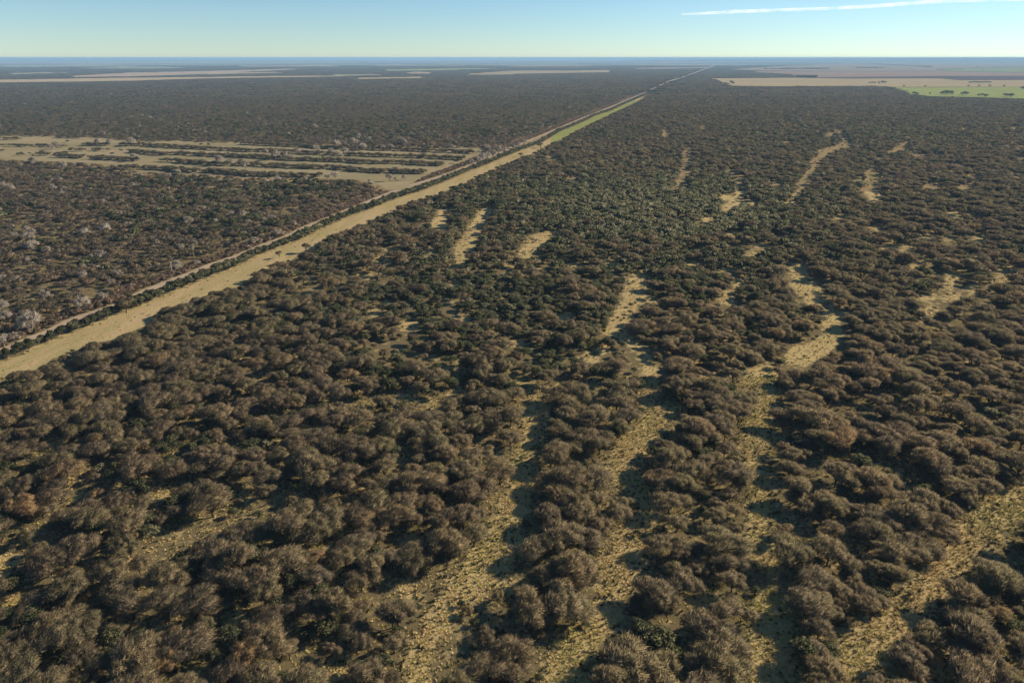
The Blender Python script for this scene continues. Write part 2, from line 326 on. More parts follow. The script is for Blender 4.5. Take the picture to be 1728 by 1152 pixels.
M['greenbreak'] = sheet_mat('green_oats', (0.19,0.235,0.06), (0.25,0.275,0.08), (0.26,0.22,0.09), 0.02, 0.3, 0.2)
M['road'] = sheet_mat('sandy_dirt', (0.33,0.26,0.185), (0.39,0.31,0.22), (0.27,0.205,0.14), 0.08, 0.9, 0.2)
_g = ground_at(np.array([224, 749]), np.array([257.5, 280])); ROW_ANG = math.atan2(_g[1, 1] - _g[0, 1], _g[1, 0] - _g[0, 0])
M['pasture'] = sheet_mat('grazed_pasture', (0.22,0.188,0.10), (0.315,0.252,0.145), (0.24,0.195,0.105), 0.02, 0.15, 0.2, (-ROW_ANG, 9.0))


# ------------------------------------------------------------------ scene bookkeeping
C = scene.collection
def link(o): C.objects.link(o); return o
def tag(o, label=None, cat=None, group=None, kind=None):
    if label: o['label'] = label
    if cat: o['category'] = cat
    if group: o['group'] = group
    if kind: o['kind'] = kind
    return o
def mesh_np(name, verts, tris, mats, midx=None, normals=None):
    me = bpy.data.meshes.new(name)
    v = np.ascontiguousarray(verts, np.float32); t = np.ascontiguousarray(tris, np.int32)
    me.vertices.add(len(v)); me.vertices.foreach_set('co', v.ravel())
    me.loops.add(t.size); me.loops.foreach_set('vertex_index', t.ravel())
    me.polygons.add(len(t)); me.polygons.foreach_set('loop_start', np.arange(0, t.size, t.shape[1], dtype=np.int32))
    if midx is not None: me.polygons.foreach_set('material_index', np.asarray(midx, np.int32))
    for m in mats: me.materials.append(m)
    me.update(calc_edges=True)
    if normals is not None:
        me.polygons.foreach_set('use_smooth', np.ones(len(t), bool))
        me.normals_split_custom_set_from_vertices(np.asarray(normals, float).tolist())
    return me
def obj(name, me, parent=None):
    o = bpy.data.objects.new(name, me); link(o); o.parent = parent; return o

# ------------------------------------------------------------------ structure: ground, firebreak, road, fields, ridges
def polar_ground():
    radii = [0.0] + list(np.geomspace(25, 60000, 134)); seg = 200
    V = [(0, 0, 0)]; T = []
    for r in radii[1:]:
        a = np.arange(seg) * 2 * math.pi / seg
        x, y = r * np.sin(a), r * np.cos(a)
        V += list(zip(x, y, zc(x, y)))
    for j in range(seg): T.append((0, 1 + (j + 1) % seg, 1 + j))
    for i in range(len(radii) - 2):
        b0 = 1 + i * seg; b1 = b0 + seg
        for j in range(seg):
            k = (j + 1) % seg
            T.append((b0 + j, b0 + k, b1 + k)); T.append((b0 + j, b1 + k, b1 + j))
    me = mesh_np('ground', V, T, [M['ground']])
    me.polygons.foreach_set('use_smooth', np.ones(len(me.polygons), bool))
    return me
o = obj('ground', polar_ground()); tag(o, 'dry grass ground beneath the whole woodland', kind='structure')

def wood_floor():
    st = 1.7; ys = np.arange(52, 560, st); V = []; T = []; wmax = []
    nx = 330
    for y_ in ys:
        half = (y_ * cp + CAMZ * sp) * (W / 2 / F) * 1.06 + 40
        V.append(np.stack([np.linspace(-half, half, nx), np.full(nx, y_)], 1))
    V = np.concatenate(V); x_, y_ = V[:, 0], V[:, 1]
    px, py, _ = project(x_, y_, zc(x_, y_))
    m_ = look(open_near, px, py).astype(float)
    for dx, dy in ((9, 0), (-9, 0), (0, 7), (0, -7)):
        sc = np.clip((py - 94) / 500, 0.1, 1.6); m_ = m_ + look(open_near, px + dx * sc, py + dy * sc) * 0.5
    m_ = np.clip(m_ / 2.5, 0, 1)
    i = np.arange(len(ys) - 1)[:, None] * nx + np.arange(nx - 1)[None, :]; i = i.ravel()
    T = np.stack([i, i + 1, i + nx + 1, i + nx], 1)
    me = mesh_np('wood_floor', np.column_stack([x_, y_, zc(x_, y_) + 0.006]), T, [M['floor']])
    me.attributes.new('open', 'FLOAT', 'POINT').data.foreach_set('value', m_.astype(np.float32))
    tag(obj('wood_floor', me), 'leaf litter and straw on the floor of the near wood', kind='structure')
wood_floor()
def band(name, top, bot, mat, lift):
    """a strip of ground between two surveyed edges (same number of stations)"""
    a = ground_at(*np.array(top, float).T[:2]); b = ground_at(*np.array(bot, float).T[:2])
    V = []; T = []
    for p, q in zip(a, b):
        for s in (0, 1 / 3, 2 / 3, 1):
            x, y = p + (q - p) * s
            V.append((x, y, zc(x, y) + lift + math.hypot(x, y) * 1.2e-4))
    for i in range(len(a) - 1):
        for k in range(3):
            i0 = i * 4 + k; i1 = i0 + 4
            T += [(i0, i0 + 1, i1 + 1), (i0, i1 + 1, i1)]
    me = mesh_np(name, V, T, [mat])
    me.attributes.new('across', 'FLOAT', 'POINT').data.foreach_set('value', np.tile(np.array([0, 1 / 3, 2 / 3, 1], np.float32), len(a)))
    o = obj(name, me); o['kind'] = 'structure'; return o
def resample(pts, xs):
    p = np.array(pts, float); return [(x, float(np.interp(x, p[:, 0], p[:, 1]))) for x in xs]
xs = list(np.linspace(-260, 930, 90)); xs2 = list(np.linspace(930, 1072, 40)); xs3 = list(np.linspace(1072, 1091, 8))
def lower(p): return [(x, y + 0.018 * (y - 94)) for x, y in p]
tag(band('firebreak', resample(BREAK_TOP, xs), lower(resample(BREAK_BOT, xs)), M['firebreak'], 0.02), 'straw yellow mown firebreak running diagonally to the horizon')
tag(band('green_firebreak', resample(BREAK_TOP, xs2), resample(BREAK_BOT, xs2), M['greenbreak'], 0.02), 'bright green sown stretch of the firebreak')
tag(band('far_firebreak', resample(BREAK_TOP, xs3), lower(resample(BREAK_BOT, xs3)), M['firebreak'], 0.02), 'dry far end of the firebreak')
xr = list(np.linspace(-260, 1209, 170)); rd = resample(ROAD, xr)
tag(band('dirt_road', [(x, y - max(0.7 if x > 1090 else 0.45, 0.0080 * (y - 94))) for x, y in rd], [(x, y + max(0.8 if x > 1090 else 0.5, 0.0110 * (y - 94))) for x, y in rd], M['road'], 0.03),
    'pinkish dirt road running beside the green hedge')

import bmesh
def field(name, pts, mat, lift=0.02):
    P = []
    n = len(pts)
    for i in range(n):      # denser outline, slightly uneven
        a, b = np.array(pts[i], float), np.array(pts[(i + 1) % n], float)
        k = max(1, int(abs(b[0] - a[0]) / 25))
        for j in range(k): P.append(a + (b - a) * j / k)
    P = np.array(P); g = ground_at(P[:, 0], P[:, 1])
    bm = bmesh.new()
    vs = [bm.verts.new((x, y, zc(x, y) + lift + math.hypot(x, y) * 1.5e-4)) for x, y in g]
    f = bm.faces.new(vs); f.normal_update()
    if f.normal.z < 0: f.normal_flip()
    bmesh.ops.triangulate(bm, faces=bm.faces[:])
    me = bpy.data.meshes.new(name); bm.to_mesh(me); bm.free(); me.materials.append(mat)
    o = obj(name, me); o['kind'] = 'structure'; return o
tag(field('pasture', CLEARING, M['pasture']), 'dry open pasture crossed by hedgerows on the left')
FIELD_LABEL = {'stubble_field': 'tan stubble field behind the wood on the right', 'green_crop_field': 'bright green crop field at the right edge',
 'ploughed_field': 'dark ploughed strip beyond the tan stubble'}
for nm, (pts, c) in FIELDS.items():
    c2 = tuple(x * 0.78 for x in c); c3 = tuple(min(1, x * 1.12) for x in c)
    mt = sheet_mat(nm + '_soil', c, c3, c2, 0.0035, 0.03, 0.0)
    o = field(nm, pts, mt, 0.3)
    tag(o, FIELD_LABEL.get(nm, nm.replace('_', ' ') + ' in the far distance'))

def ridge(name, profile, dist, label):
    """low far rise: profile = (pixel x, pixel y of its skyline)"""
    V = []; T = []; r = np.random.default_rng(3)
    px = np.linspace(profile[0][0], profile[-1][0], 500)
    py = np.interp(px, *np.array(profile, float).T)
    bump = np.abs(np.convolve(r.normal(0, 1, 520), np.ones(5) / 5, 'same')[:500] * 0.5 + np.convolve(r.normal(0, 1, 540), np.ones(21) / 21, 'same')[:500] * 0.9)
    py = py + bump
    az = np.arctan2((px - W / 2) / F, cp + (Hpx / 2 - py) / F * sp)
    u = (px - W / 2) / F; v = (Hpx / 2 - py) / F
    tan = (-sp + v * cp) / np.hypot(u, cp + v * sp)
    for i in range(500):
        top = CAMZ + tan[i] * dist; base = -dist * dist / (2 * RE)
        top = max(top, base + 0.5)
        for d, z in ((dist - 5000, -(dist - 5000) ** 2 / (2 * RE) - 1), (dist - 2500, base * 0.9 + (top - base) * 0.42), (dist, top), (dist + 4000, -(dist + 4000) ** 2 / (2 * RE) - 5)):
            V.append((d * math.sin(az[i]), d * math.cos(az[i]), z))
    for i in range(499):
        for k in range(3):
            a = i * 4 + k; b = a + 4
            T += [(a, b, b + 1), (a, b + 1, a + 1)]
    me = mesh_np(name, V, T, [M['ground']]); me.polygons.foreach_set('use_smooth', np.ones(len(T), bool))
    tag(obj(name, me), label, kind='structure')
ridge('hills', [(1050,101.5),(1150,100.6),(1240,99.8),(1330,99.6),(1428,98.8),(1520,98.3),(1620,97.9),(1728,97.6),(2000,97.6)], 24000, 'low blue wooded rise along the right horizon')
ridge('hills', [(-300,97.9),(0,98.4),(250,99.4),(500,100.6),(650,101.6)], 28000, 'low blue rise along the left horizon')

# ------------------------------------------------------------------ plants: prototypes
def tube(pts, rad, sides=5):
    pts = np.asarray(pts, float); V = []; T = []
    for i, p in enumerate(pts):
        d = pts[min(i + 1, len(pts) - 1)] - pts[max(i - 1, 0)]; d /= np.linalg.norm(d) + 1e-9
        a = np.cross(d, (0.31, 0.87, 0.38)); a /= np.linalg.norm(a) + 1e-9; b = np.cross(d, a)
        for k in range(sides):
            t = 2 * math.pi * k / sides
            V.append(p + (a * math.cos(t) + b * math.sin(t)) * rad[i])
    for i in range(len(pts) - 1):
        for k in range(sides):
            j = (k + 1) % sides; x, y = i * sides + k, i * sides + j
            T += [(x, y, y + sides), (x, y + sides, x + sides)]
    return np.array(V), np.array(T)
def joined(parts):
    V = []; T = []; n = 0
    for v, t in parts: V.append(v); T.append(t + n); n += len(v)
    return np.concatenate(V), np.concatenate(T)

def lobes_of(r, R, H, k, flat, sag):
    L = []; a0 = r.uniform(0, 6.28)
    for i in range(k):
        rad = R * 0.72 * math.sqrt((i + 0.35) / k) * r.uniform(0.75, 1.2); a = a0 + i * 2.39996 + r.uniform(-0.3, 0.3)
        lr = R * r.uniform(0.26, 0.54); vz = min(lr, R * 0.42) * flat * r.uniform(0.8, 1.2)
        L.append((rad * math.cos(a), rad * math.sin(a), H - vz - (rad / R) ** 2 * H * sag - r.uniform(0, 0.10) * H, lr, vz))
    return np.array(L)
def sprays(r, L, n, ln, wd, low=-0.45, up=0.3, radial=0.7, inner=0.5, leafy=False, form=0.40):
    w = L[:, 3] ** 2; li = r.choice(len(L), n, p=w / w.sum())
    d = r.normal(size=(n, 3)); d /= np.linalg.norm(d, axis=1)[:, None]
    f = d[:, 2] < low; d[f, 2] = -d[f, 2]
    t = (inner + (1 - inner) * r.random(n) ** 0.55)
    c = L[li]; wob = 1 + 0.16 * np.sin(d[:, 0] * 7 + li) * np.sin(d[:, 1] * 6 + li * 1.7) + 0.10 * r.normal(size=n)
    ext = np.stack([c[:, 3], c[:, 3], c[:, 4]], 1)
    pos = c[:, :3] + d * ext * (t * wob)[:, None]
    nrm = d / ext; nrm /= np.linalg.norm(nrm, axis=1)[:, None]
    rnd = r.normal(size=(n, 3)); rnd /= np.linalg.norm(rnd, axis=1)[:, None]
    td = radial * d + rnd * 0.8 + np.array([0, 0, up]); td /= np.linalg.norm(td, axis=1)[:, None]
    wv = np.cross(td, nrm + 0.5 * r.normal(size=(n, 3))); wv /= np.linalg.norm(wv, axis=1)[:, None] + 1e-9
    gn = np.cross(td, wv); s = np.sign((gn * nrm).sum(1)); wv *= s[:, None]
    ll = ln * r.uniform(0.55, 1.35, n)[:, None]; ww = wd * r.uniform(0.6, 1.4, n)[:, None]
    if leafy:
        A, B, Cc = pos - td * ll * 0.4 - wv * ww * 0.5, pos - td * ll * 0.1 + wv * ww * 0.7, pos + td * ll * 0.6
    else:
        A, B, Cc = pos - td * ll * 0.5 - wv * ww * 0.5, pos - td * ll * 0.5 + wv * ww * 0.5, pos + td * ll * 0.5
    # winding so that the geometric normal looks outward
    V = np.empty((n * 3, 3)); V[0::3] = A; V[1::3] = B; V[2::3] = Cc
    g = np.cross(B - A, Cc - A); fl = (g * nrm).sum(1) < 0
    V[1::3][fl], V[2::3][fl] = Cc[fl], B[fl]
    N = nrm * form + rnd * 0.62 + np.array([0, 0, 0.2]); N /= np.linalg.norm(N, axis=1)[:, None]
    N = np.repeat(N, 3, 0)
    return V, np.arange(n * 3).reshape(-1, 3), N
def limbs(r, L, base_r, fork, sides=5, sub=True):
    parts = []; lean = r.normal(0, 0.12, 2)
    f = np.array([lean[0] * fork, lean[1] * fork, fork])
    parts.append(tube([(0, 0, -0.25), f * 0.5 + r.normal(0, 0.03, 3), f], [base_r * 1.25, base_r, base_r * 0.85], sides + 1))
    for c in L:
        e = c[:3] + np.array([0, 0, -0.1 * c[4]])
        m1 = f + (e - f) * 0.35 + np.array([*(r.normal(0, 0.12, 2)), 0.05 * (e[2] - f[2])]); m2 = f + (e - f) * 0.7 + r.normal(0, 0.14, 3)
        parts.append(tube([f, m1, m2, e], [base_r * 0.55, base_r * 0.42, base_r * 0.28, base_r * 0.13], sides))
        if sub:
            for q in range(3):
                s = m2 if q else m1
                d = r.normal(size=3); d[2] = abs(d[2]) * 0.7; d /= np.linalg.norm(d)
                en = s + d * c[3] * r.uniform(0.6, 0.95)
                parts.append(tube([s, (s + en) / 2 + r.normal(0, 0.07, 3), en], [base_r * 0.24, base_r * 0.17, base_r * 0.06], 4))
    return joined(parts)

PROTO = {}          # kind -> list of (limb mesh, crown mesh)
def build_kind(kind, count, R, H, k, flat, sag, n, ln, wd, mat, bark, fork, base_r, seed, with_limbs=True, **kw):
    out = []
    for i in range(count):
        r = np.random.default_rng(seed + i)
        Ri, Hi = R * r.uniform(0.9, 1.1), H * r.uniform(0.9, 1.1)
        L = lobes_of(r, Ri, Hi, k + int(r.integers(-1, 2)), flat, sag)
        V, T, N = sprays(r, L, n, ln, wd, **kw)
        keep = V[0::3, 2] > 0.05
        V, N = V.reshape(-1, 3, 3)[keep].reshape(-1, 3), N.reshape(-1, 3, 3)[keep].reshape(-1, 3); T = np.arange(len(V)).reshape(-1, 3)
        crown = mesh_np(kind + '_crown', V, T, [mat], None, N)
        lm = whole = None
        if with_limbs:
            lv, lt = limbs(r, L, base_r, fork * r.uniform(0.8, 1.25), 5)
            lm = mesh_np(kind + '_trunk', lv, lt, [bark])
            nv = np.zeros((len(lv), 3)); nv[:, 2] = 0
            whole = mesh_np(kind, np.concatenate([V, lv]), np.concatenate([T, lt + len(V)]), [mat, bark],
                            np.concatenate([np.zeros(len(T), int), np.ones(len(lt), int)]), np.concatenate([N, nv]))
        out.append((lm, crown, whole or crown))
    PROTO[kind] = out
build_kind('bare', 12, 3.5, 5.0, 9, 0.60, 0.20, 7600, 0.70, 0.062, M['twig'], M['bark'], 1.1, 0.17, 100, form=0.52)
build_kind('bare_mid', 6, 3.5, 5.0, 8, 0.62, 0.22, 1900, 0.80, 0.15, M['twig'], M['bark'], 1.1, 0.17, 200, form=0.40)
build_kind('warm', 5, 3.5, 4.6, 7, 0.62, 0.28, 2200, 0.8, 0.14, M['twig_warm'], M['bark'], 1.0, 0.16, 160)
build_kind('warm_mid', 6, 3.5, 4.6, 7, 0.62, 0.28, 1000, 0.9, 0.24, M['twig_warm'], M['bark'], 1.0, 0.16, 250, with_limbs=False)
build_kind('bare_far', 5, 3.5, 4.9, 6, 0.62, 0.24, 420, 1.1, 0.48, M['twig'], M['bark'], 1.1, 0.17, 300, with_limbs=False, inner=0.40, form=0.30)
SH = dict(leafy=True, low=-0.2, radial=0.4, inner=0.55)
build_kind('green', 5, 1.9, 2.9, 8, 0.85, 0.35, 2300, 0.22, 0.17, M['evergreen'], M['bark'], 0.5, 0.07, 400, **SH)
build_kind('olive', 5, 1.9, 2.7, 8, 0.8, 0.35, 2300, 0.22, 0.16, M['olive'], M['bark'], 0.5, 0.07, 450, **SH)
build_kind('green_mid', 4, 1.9, 2.9, 7, 0.85, 0.35, 520, 0.42, 0.34, M['evergreen'], M['bark'], 0.5, 0.07, 500, with_limbs=False, **SH)
build_kind('olive_mid', 4, 1.9, 2.7, 7, 0.8, 0.35, 520, 0.42, 0.34, M['olive'], M['bark'], 0.5, 0.07, 550, with_limbs=False, **SH)
build_kind('rosy', 4, 1.4, 1.9, 6, 0.8, 0.35, 600, 0.5, 0.10, M['rosy'], M['bark'], 0.4, 0.05, 600, with_limbs=False, low=-0.2)
build_kind('pale', 6, 2.6, 5.2, 9, 1.0, 0.45, 2600, 0.7, 0.07, M['pale'], M['palebark'], 1.0, 0.13, 700, up=0.7)
build_kind('field', 4, 4.0, 6.0, 8, 0.85, 0.4, 900, 0.7, 0.5, M['evergreen'], M['bark'], 1.2, 0.25, 750, **SH)

def forest_tile(i):
    r = np.random.default_rng(900 + i); parts = []; ns = []; nt = 0; mi = []
    for gx in range(9):
        for gy in range(9):
            if r.random() < 0.10: continue
            x, y = (gx + 0.5) * 6 - 27 + r.uniform(-2.5, 2.5), (gy + 0.5) * 6 - 27 + r.uniform(-2.5, 2.5)
            R = r.uniform(2.6, 4.3); H = r.uniform(3.2, 5.6)
            L = lobes_of(r, R, H, 4, 0.6, 0.3)
            V, T, N = sprays(r, L, 62, 1.7, 1.0, inner=0.45, form=0.30)
            V[:, 0] += x; V[:, 1] += y; V[:, 2] = np.maximum(V[:, 2], 0.1)
            parts.append((V, T)); ns.append(N)
            mi += [1 if r.random() < 0.10 else 0] * len(T)
    V, T = joined(parts)
    return mesh_np('wood_tile', V, T, [M['twig'], M['evergreen']], mi, np.concatenate(ns))
TILES = [forest_tile(i) for i in range(6)]

def tuft_mesh(i, mat, n, hgt, rad, wd):
    r = np.random.default_rng(1300 + i); V = []
    for k in range(n):
        a = r.uniform(0, 6.28); d = np.array([math.cos(a), math.sin(a), 0]); b = d * r.uniform(0, rad * 0.45)
        tip = b + d * rad * r.uniform(0.4, 1.0) + np.array([0, 0, hgt * r.uniform(0.5, 1.1)]); s = np.array([-d[1], d[0], 0]) * wd
        V += [b - s, b + s, tip]
    V = np.array(V); return mesh_np('tuft', V, np.arange(len(V)).reshape(-1, 3), [mat])
STRAW = [tuft_mesh(i, M['straw'], 14, 0.34, 0.42, 0.09) for i in range(4)]
DARKT = [tuft_mesh(10 + i, M['tuft'], 16, 0.5, 0.45, 0.09) for i in range(3)]

# geometry-node scatter for the uncountable mass
def scatter(name, meshes, pos, idx, rot, scl, label, cat=None):
    col = bpy.data.collections.new(name + '_kinds')
    for i, me in enumerate(meshes):
        col.objects.link(bpy.data.objects.new('%s_kind_%03d' % (name, i), me))
    me = bpy.data.meshes.new(name); n = len(pos)
    me.vertices.add(n); me.vertices.foreach_set('co', np.asarray(pos, np.float32).ravel())
    me.attributes.new('pick', 'INT', 'POINT').data.foreach_set('value', np.asarray(idx, np.int32))
    rv = np.zeros((n, 3), np.float32); rv[:, 2] = rot
    me.attributes.new('turn', 'FLOAT_VECTOR', 'POINT').data.foreach_set('vector', rv.ravel())
    me.attributes.new('size', 'FLOAT_VECTOR', 'POINT').data.foreach_set('vector', np.asarray(scl, np.float32).ravel())
    o = obj(name, me)
    ng = bpy.data.node_groups.new(name, 'GeometryNodeTree')
    ng.interface.new_socket('Geometry', in_out='INPUT', socket_type='NodeSocketGeometry')
    ng.interface.new_socket('Geometry', in_out='OUTPUT', socket_type='NodeSocketGeometry')
    N, L = ng.nodes, ng.links
    gi, go = N.new('NodeGroupInput'), N.new('NodeGroupOutput')
    ci = N.new('GeometryNodeCollectionInfo'); ci.inputs[0].default_value = col
    ci.inputs['Separate Children'].default_value = True; ci.inputs['Reset Children'].default_value = True
    ip = N.new('GeometryNodeInstanceOnPoints'); ip.inputs['Pick Instance'].default_value = True
    def attr(nm, ty):
        a = N.new('GeometryNodeInputNamedAttribute'); a.data_type = ty; a.inputs['Name'].default_value = nm
        return next(s for s in a.outputs if s.enabled and s.name == 'Attribute')
    L.new(gi.outputs[0], ip.inputs['Points']); L.new(ci.outputs[0], ip.inputs['Instance'])
    L.new(attr('pick', 'INT'), ip.inputs['Instance Index'])
    L.new(attr('turn', 'FLOAT_VECTOR'), ip.inputs['Rotation']); L.new(attr('size', 'FLOAT_VECTOR'), ip.inputs['Scale'])
    L.new(ip.outputs[0], go.inputs[0])
    md = o.modifiers.new('scatter', 'NODES'); md.node_group = ng
    tag(o, label, cat, None, 'stuff'); return o

# ------------------------------------------------------------------ plants: where each one stands
def vnoise(x, y, cell, seed):
    r = np.random.default_rng(seed); G = r.random((256, 256))
    fx, fy = np.asarray(x) / cell, np.asarray(y) / cell
    ix, iy = np.floor(fx).astype(int), np.floor(fy).astype(int); tx, ty = fx - ix, fy - iy
    tx, ty = tx * tx * (3 - 2 * tx), ty * ty * (3 - 2 * ty)
    g = lambda a, b: G[a % 256, b % 256]
    return (g(ix, iy) * (1 - tx) + g(ix + 1, iy) * tx) * (1 - ty) + (g(ix, iy + 1) * (1 - tx) + g(ix + 1, iy + 1) * tx) * ty
def sector(spacing, y0, y1, margin):
    """jittered grid over the part of the plain the photo could see"""
    ys = np.arange(y0, y1, spacing); X = []; Y = []
    for y in ys:
        half = (y * cp + CAMZ * sp) * (W / 2 / F) * 1.04 + margin
        x = np.arange(-half, half, spacing) + rng.uniform(0, spacing)
        X.append(x); Y.append(np.full(len(x), y))
    X = np.concatenate(X); Y = np.concatenate(Y)
    return X + rng.uniform(-0.46, 0.46, len(X)) * spacing, Y + rng.uniform(-0.46, 0.46, len(X)) * spacing
def covers(x, y, h, r, mask, jit=3.5, wide=0.66):
    """would a plant standing here hide open ground the photograph shows?"""
    z = zc(x, y); bad = np.zeros(len(x), bool); far_ = np.hypot(x, y) > 260; wide = np.where(far_, wide * 1.5, wide)
    for fx, fz in ((0, 0.02), (0, 0.35), (0, 0.7), (0, 0.97), (-1, 0.7), (1, 0.7), (-1, 0.4), (1, 0.4)):
        px, py, dep = project(x + fx * wide * r, y, z + fz * h)
        s = np.clip((py - 94) / 400, 0.1, 1.5)
        bad |= look(mask, px + rng.normal(0, jit, len(x)) * s, py + rng.normal(0, jit * 0.6, len(x)) * s)
    return bad
def gauss(px, py, cx, cy, sx, sy): return np.exp(-0.5 * (((px - cx) / sx) ** 2 + ((py - cy) / sy) ** 2))
def greenness(px, py):
    g = np.where(py < np.interp(px, *np.array(BREAK_TOP, float).T), 0.02, 0.06) + 0.95 * gauss(px, py, 1120, 350, 150, 32) + 0.95 * gauss(px, py, 1190, 385, 70, 18) + 0.5 * gauss(px, py, 930, 490, 210, 55) + 0.45 * gauss(px, py, 1000, 340, 150, 30)
    g = g + 0.4 * gauss(px, py, 860, 585, 150, 35) + 0.6 * gauss(px, py, 1040, 652, 70, 14) + 0.3 * gauss(px, py, 660, 650, 60, 30) + 0.10 * gauss(px, py, 400, 372, 110, 30) + 0.3 * gauss(px, py, 700, 520, 120, 40)
    g = g + 0.08 * gauss(px, py, 380, 318, 120, 14) + 0.25 * gauss(px, py, 570, 312, 60, 9) + 0.3 * gauss(px, py, 1450, 235, 160, 20) + 0.10 * gauss(px, py, 700, 220, 300, 10) + 0.3 * gauss(px, py, 1290, 430, 60, 20) + 0.25 * gauss(px, py, 1200, 470, 100, 25)
    g = g + 0.5 * gauss(px, py, 1120, 1110, 50, 40) + 0.4 * gauss(px, py, 20, 850, 40, 30) + 0.35 * gauss(px, py, 30, 1080, 50, 40) + 0.3 * gauss(px, py, 1650, 1100, 60, 50) + 0.35 * gauss(px, py, 1400, 1110, 30, 40) + 0.2 * gauss(px, py, 250, 800, 200, 80)
    return np.clip(g, 0, 0.92)
def oliveness(px, py):
    return np.clip(0.15 + 0.85 * gauss(px, py, 1160, 368, 130, 38) + 0.45 * gauss(px, py, 1000, 350, 150, 40) + 0.3 * gauss(px, py, 800, 500, 200, 60) + 0.3 * gauss(px, py, 1450, 240, 160, 20), 0, 0.95)

trees = []     # rows: x, y, radius factor, height factor, kind
BR = {'bare': (3.5, 5.0), 'green': (1.9, 2.9), 'olive': (1.9, 2.7), 'rosy': (1.4, 1.9)}
A = []
def add(kind, x, y, sr, sh): A.append((kind, np.asarray(x), np.asarray(y), np.asarray(sr), np.asarray(sh)))

x, y = sector(4.6, 62, 1950, 60)
px, py, dep = project(x, y, zc(x, y))
dens = 0.80 + 0.9 * (vnoise(x, y, 22, 1) - 0.45) + 1.0 * (vnoise(x * 0.36 + y * 0.10, y - x * 0.08, 7, 2) - 0.46)
in_gap = look(gap_mask, px, py)
dens = dens + np.where((px < 660) & (py > 600), 0.22, 0.0)
gcov = greenness(px, py)
keep = rng.random(len(x)) < np.where(in_gap, 0.22, np.clip(dens, 0.12, 0.98))
is_green = rng.random(len(x)) < np.clip(gcov * (0.6 + 1.2 * vnoise(x, y, 22, 5)), 0, 0.95)
left_wood = np.zeros(len(x), bool)
br = np.interp(px, *np.array(BREAK_TOP, float).T); left_wood = (py < br) & (px < 1090)
sr = (0.55 + 0.80 * rng.beta(1.5, 1.7, len(x))) * np.where(left_wood, 0.9, 1.0); sh = sr * rng.uniform(0.82, 1.12, len(x)) * np.where(left_wood, 0.85, 1.0)
roadside = (py > np.interp(px, *np.array(ROAD, float).T) - 0.050 * (py - 94)) & (py < br + 2) & (px < 1085)
b = keep & ~is_green & ~roadside
b &= ~covers(x, y, 5.0 * sh, 3.5 * sr, closed)
wm = b & left_wood & (np.hypot(x, y) < 1000) & (rng.random(len(x)) < 0.85)
add('warm', x[wm], y[wm], sr[wm], sh[wm]); b &= ~wm
add('bare', x[b], y[b], sr[b], sh[b])
g = keep & is_green & ~roadside
# leafy shrubs are smaller: two for each place
gx = np.concatenate([x[g]] + [x[g] + rng.normal(0, 2.4, g.sum()) for _ in range(2)]); gy = np.concatenate([y[g]] + [y[g] + rng.normal(0, 2.4, g.sum()) for _ in range(2)])
gr = rng.uniform(0.8, 1.6, len(gx)) * np.interp(np.hypot(gx, gy), [250, 450], [0.85, 1.25]); gh = gr * rng.uniform(0.85, 1.15, len(gx))
gpx, gpy, _ = project(gx, gy, zc(gx, gy))
ok = ~covers(gx, gy, 2.8 * gh, 1.9 * gr, closed)
ol = rng.random(len(gx)) < oliveness(gpx, gpy)
add('green', gx[ok & ~ol], gy[ok & ~ol], gr[ok & ~ol], gh[ok & ~ol]); add('olive', gx[ok & ol], gy[ok & ol], gr[ok & ol], gh[ok & ol])
# thin young growth filling between the crowns
x, y = sector(4.4, 62, 900, 20); px, py, dep = project(x, y, zc(x, y))
k = (rng.random(len(x)) < 0.30) & (look(gap_mask, px, py) == False) & (py < np.interp(px, *np.array(BREAK_TOP, float).T) - 1e4) | (rng.random(len(x)) < 0.22) & (py > np.interp(px, *np.array(BREAK_BOT, float).T)); x, y = x[k], y[k]
r_ = rng.uniform(0.28, 0.55, len(x)); ok = ~covers(x, y, 5.0 * r_, 3.5 * r_, closed); add('bare', x[ok], y[ok], r_[ok], r_[ok] * 1.05)
# low evergreen understorey between the trees close by
x, y = sector(6.5, 62, 420, 20)
k = (rng.random(len(x)) < 0.35); x, y = x[k], y[k]
r_ = rng.uniform(0.35, 0.75, len(x)); ok = ~covers(x, y, 2.9 * r_, 1.9 * r_, closed)
add('green', x[ok], y[ok], r_[ok], r_[ok] * 0.9)

# a few low bushes on the near tracks
x, y = sector(3.6, 66, 235, 0); px, py, dep = project(x, y, zc(x, y))
k = look(open_near, px, py) & (rng.random(len(x)) < 0.07); x, y = x[k], y[k]; r_ = rng.uniform(0.2, 0.5, len(x)); q = rng.random(len(x))
for kd, m_ in (('green', q < 0.5), ('olive', (q >= 0.5) & (q < 0.75)), ('rosy', q >= 0.75)): add(kd, x[m_], y[m_], r_[m_], r_[m_])
# low bushes creeping into the farther openings
x, y = sector(4.2, 230, 1700, 0); px, py, dep = project(x, y, zc(x, y))
k = look(open_near, px, py) & (py > 200) & (py > np.interp(px, *np.array(BREAK_BOT, float).T) + 4) & (rng.random(len(x)) < 0.22); x, y = x[k], y[k]
r_ = rng.uniform(0.3, 0.75, len(x)); q = rng.random(len(x))
for kd, m_ in (('green', q < 0.35), ('olive', (q >= 0.35) & (q < 0.6)), ('rosy', (q >= 0.6) & (q < 0.8))): add(kd, x[m_], y[m_], r_[m_], r_[m_])
m_ = q >= 0.8; add('bare', x[m_], y[m_], r_[m_] * 0.7, r_[m_] * 0.7)
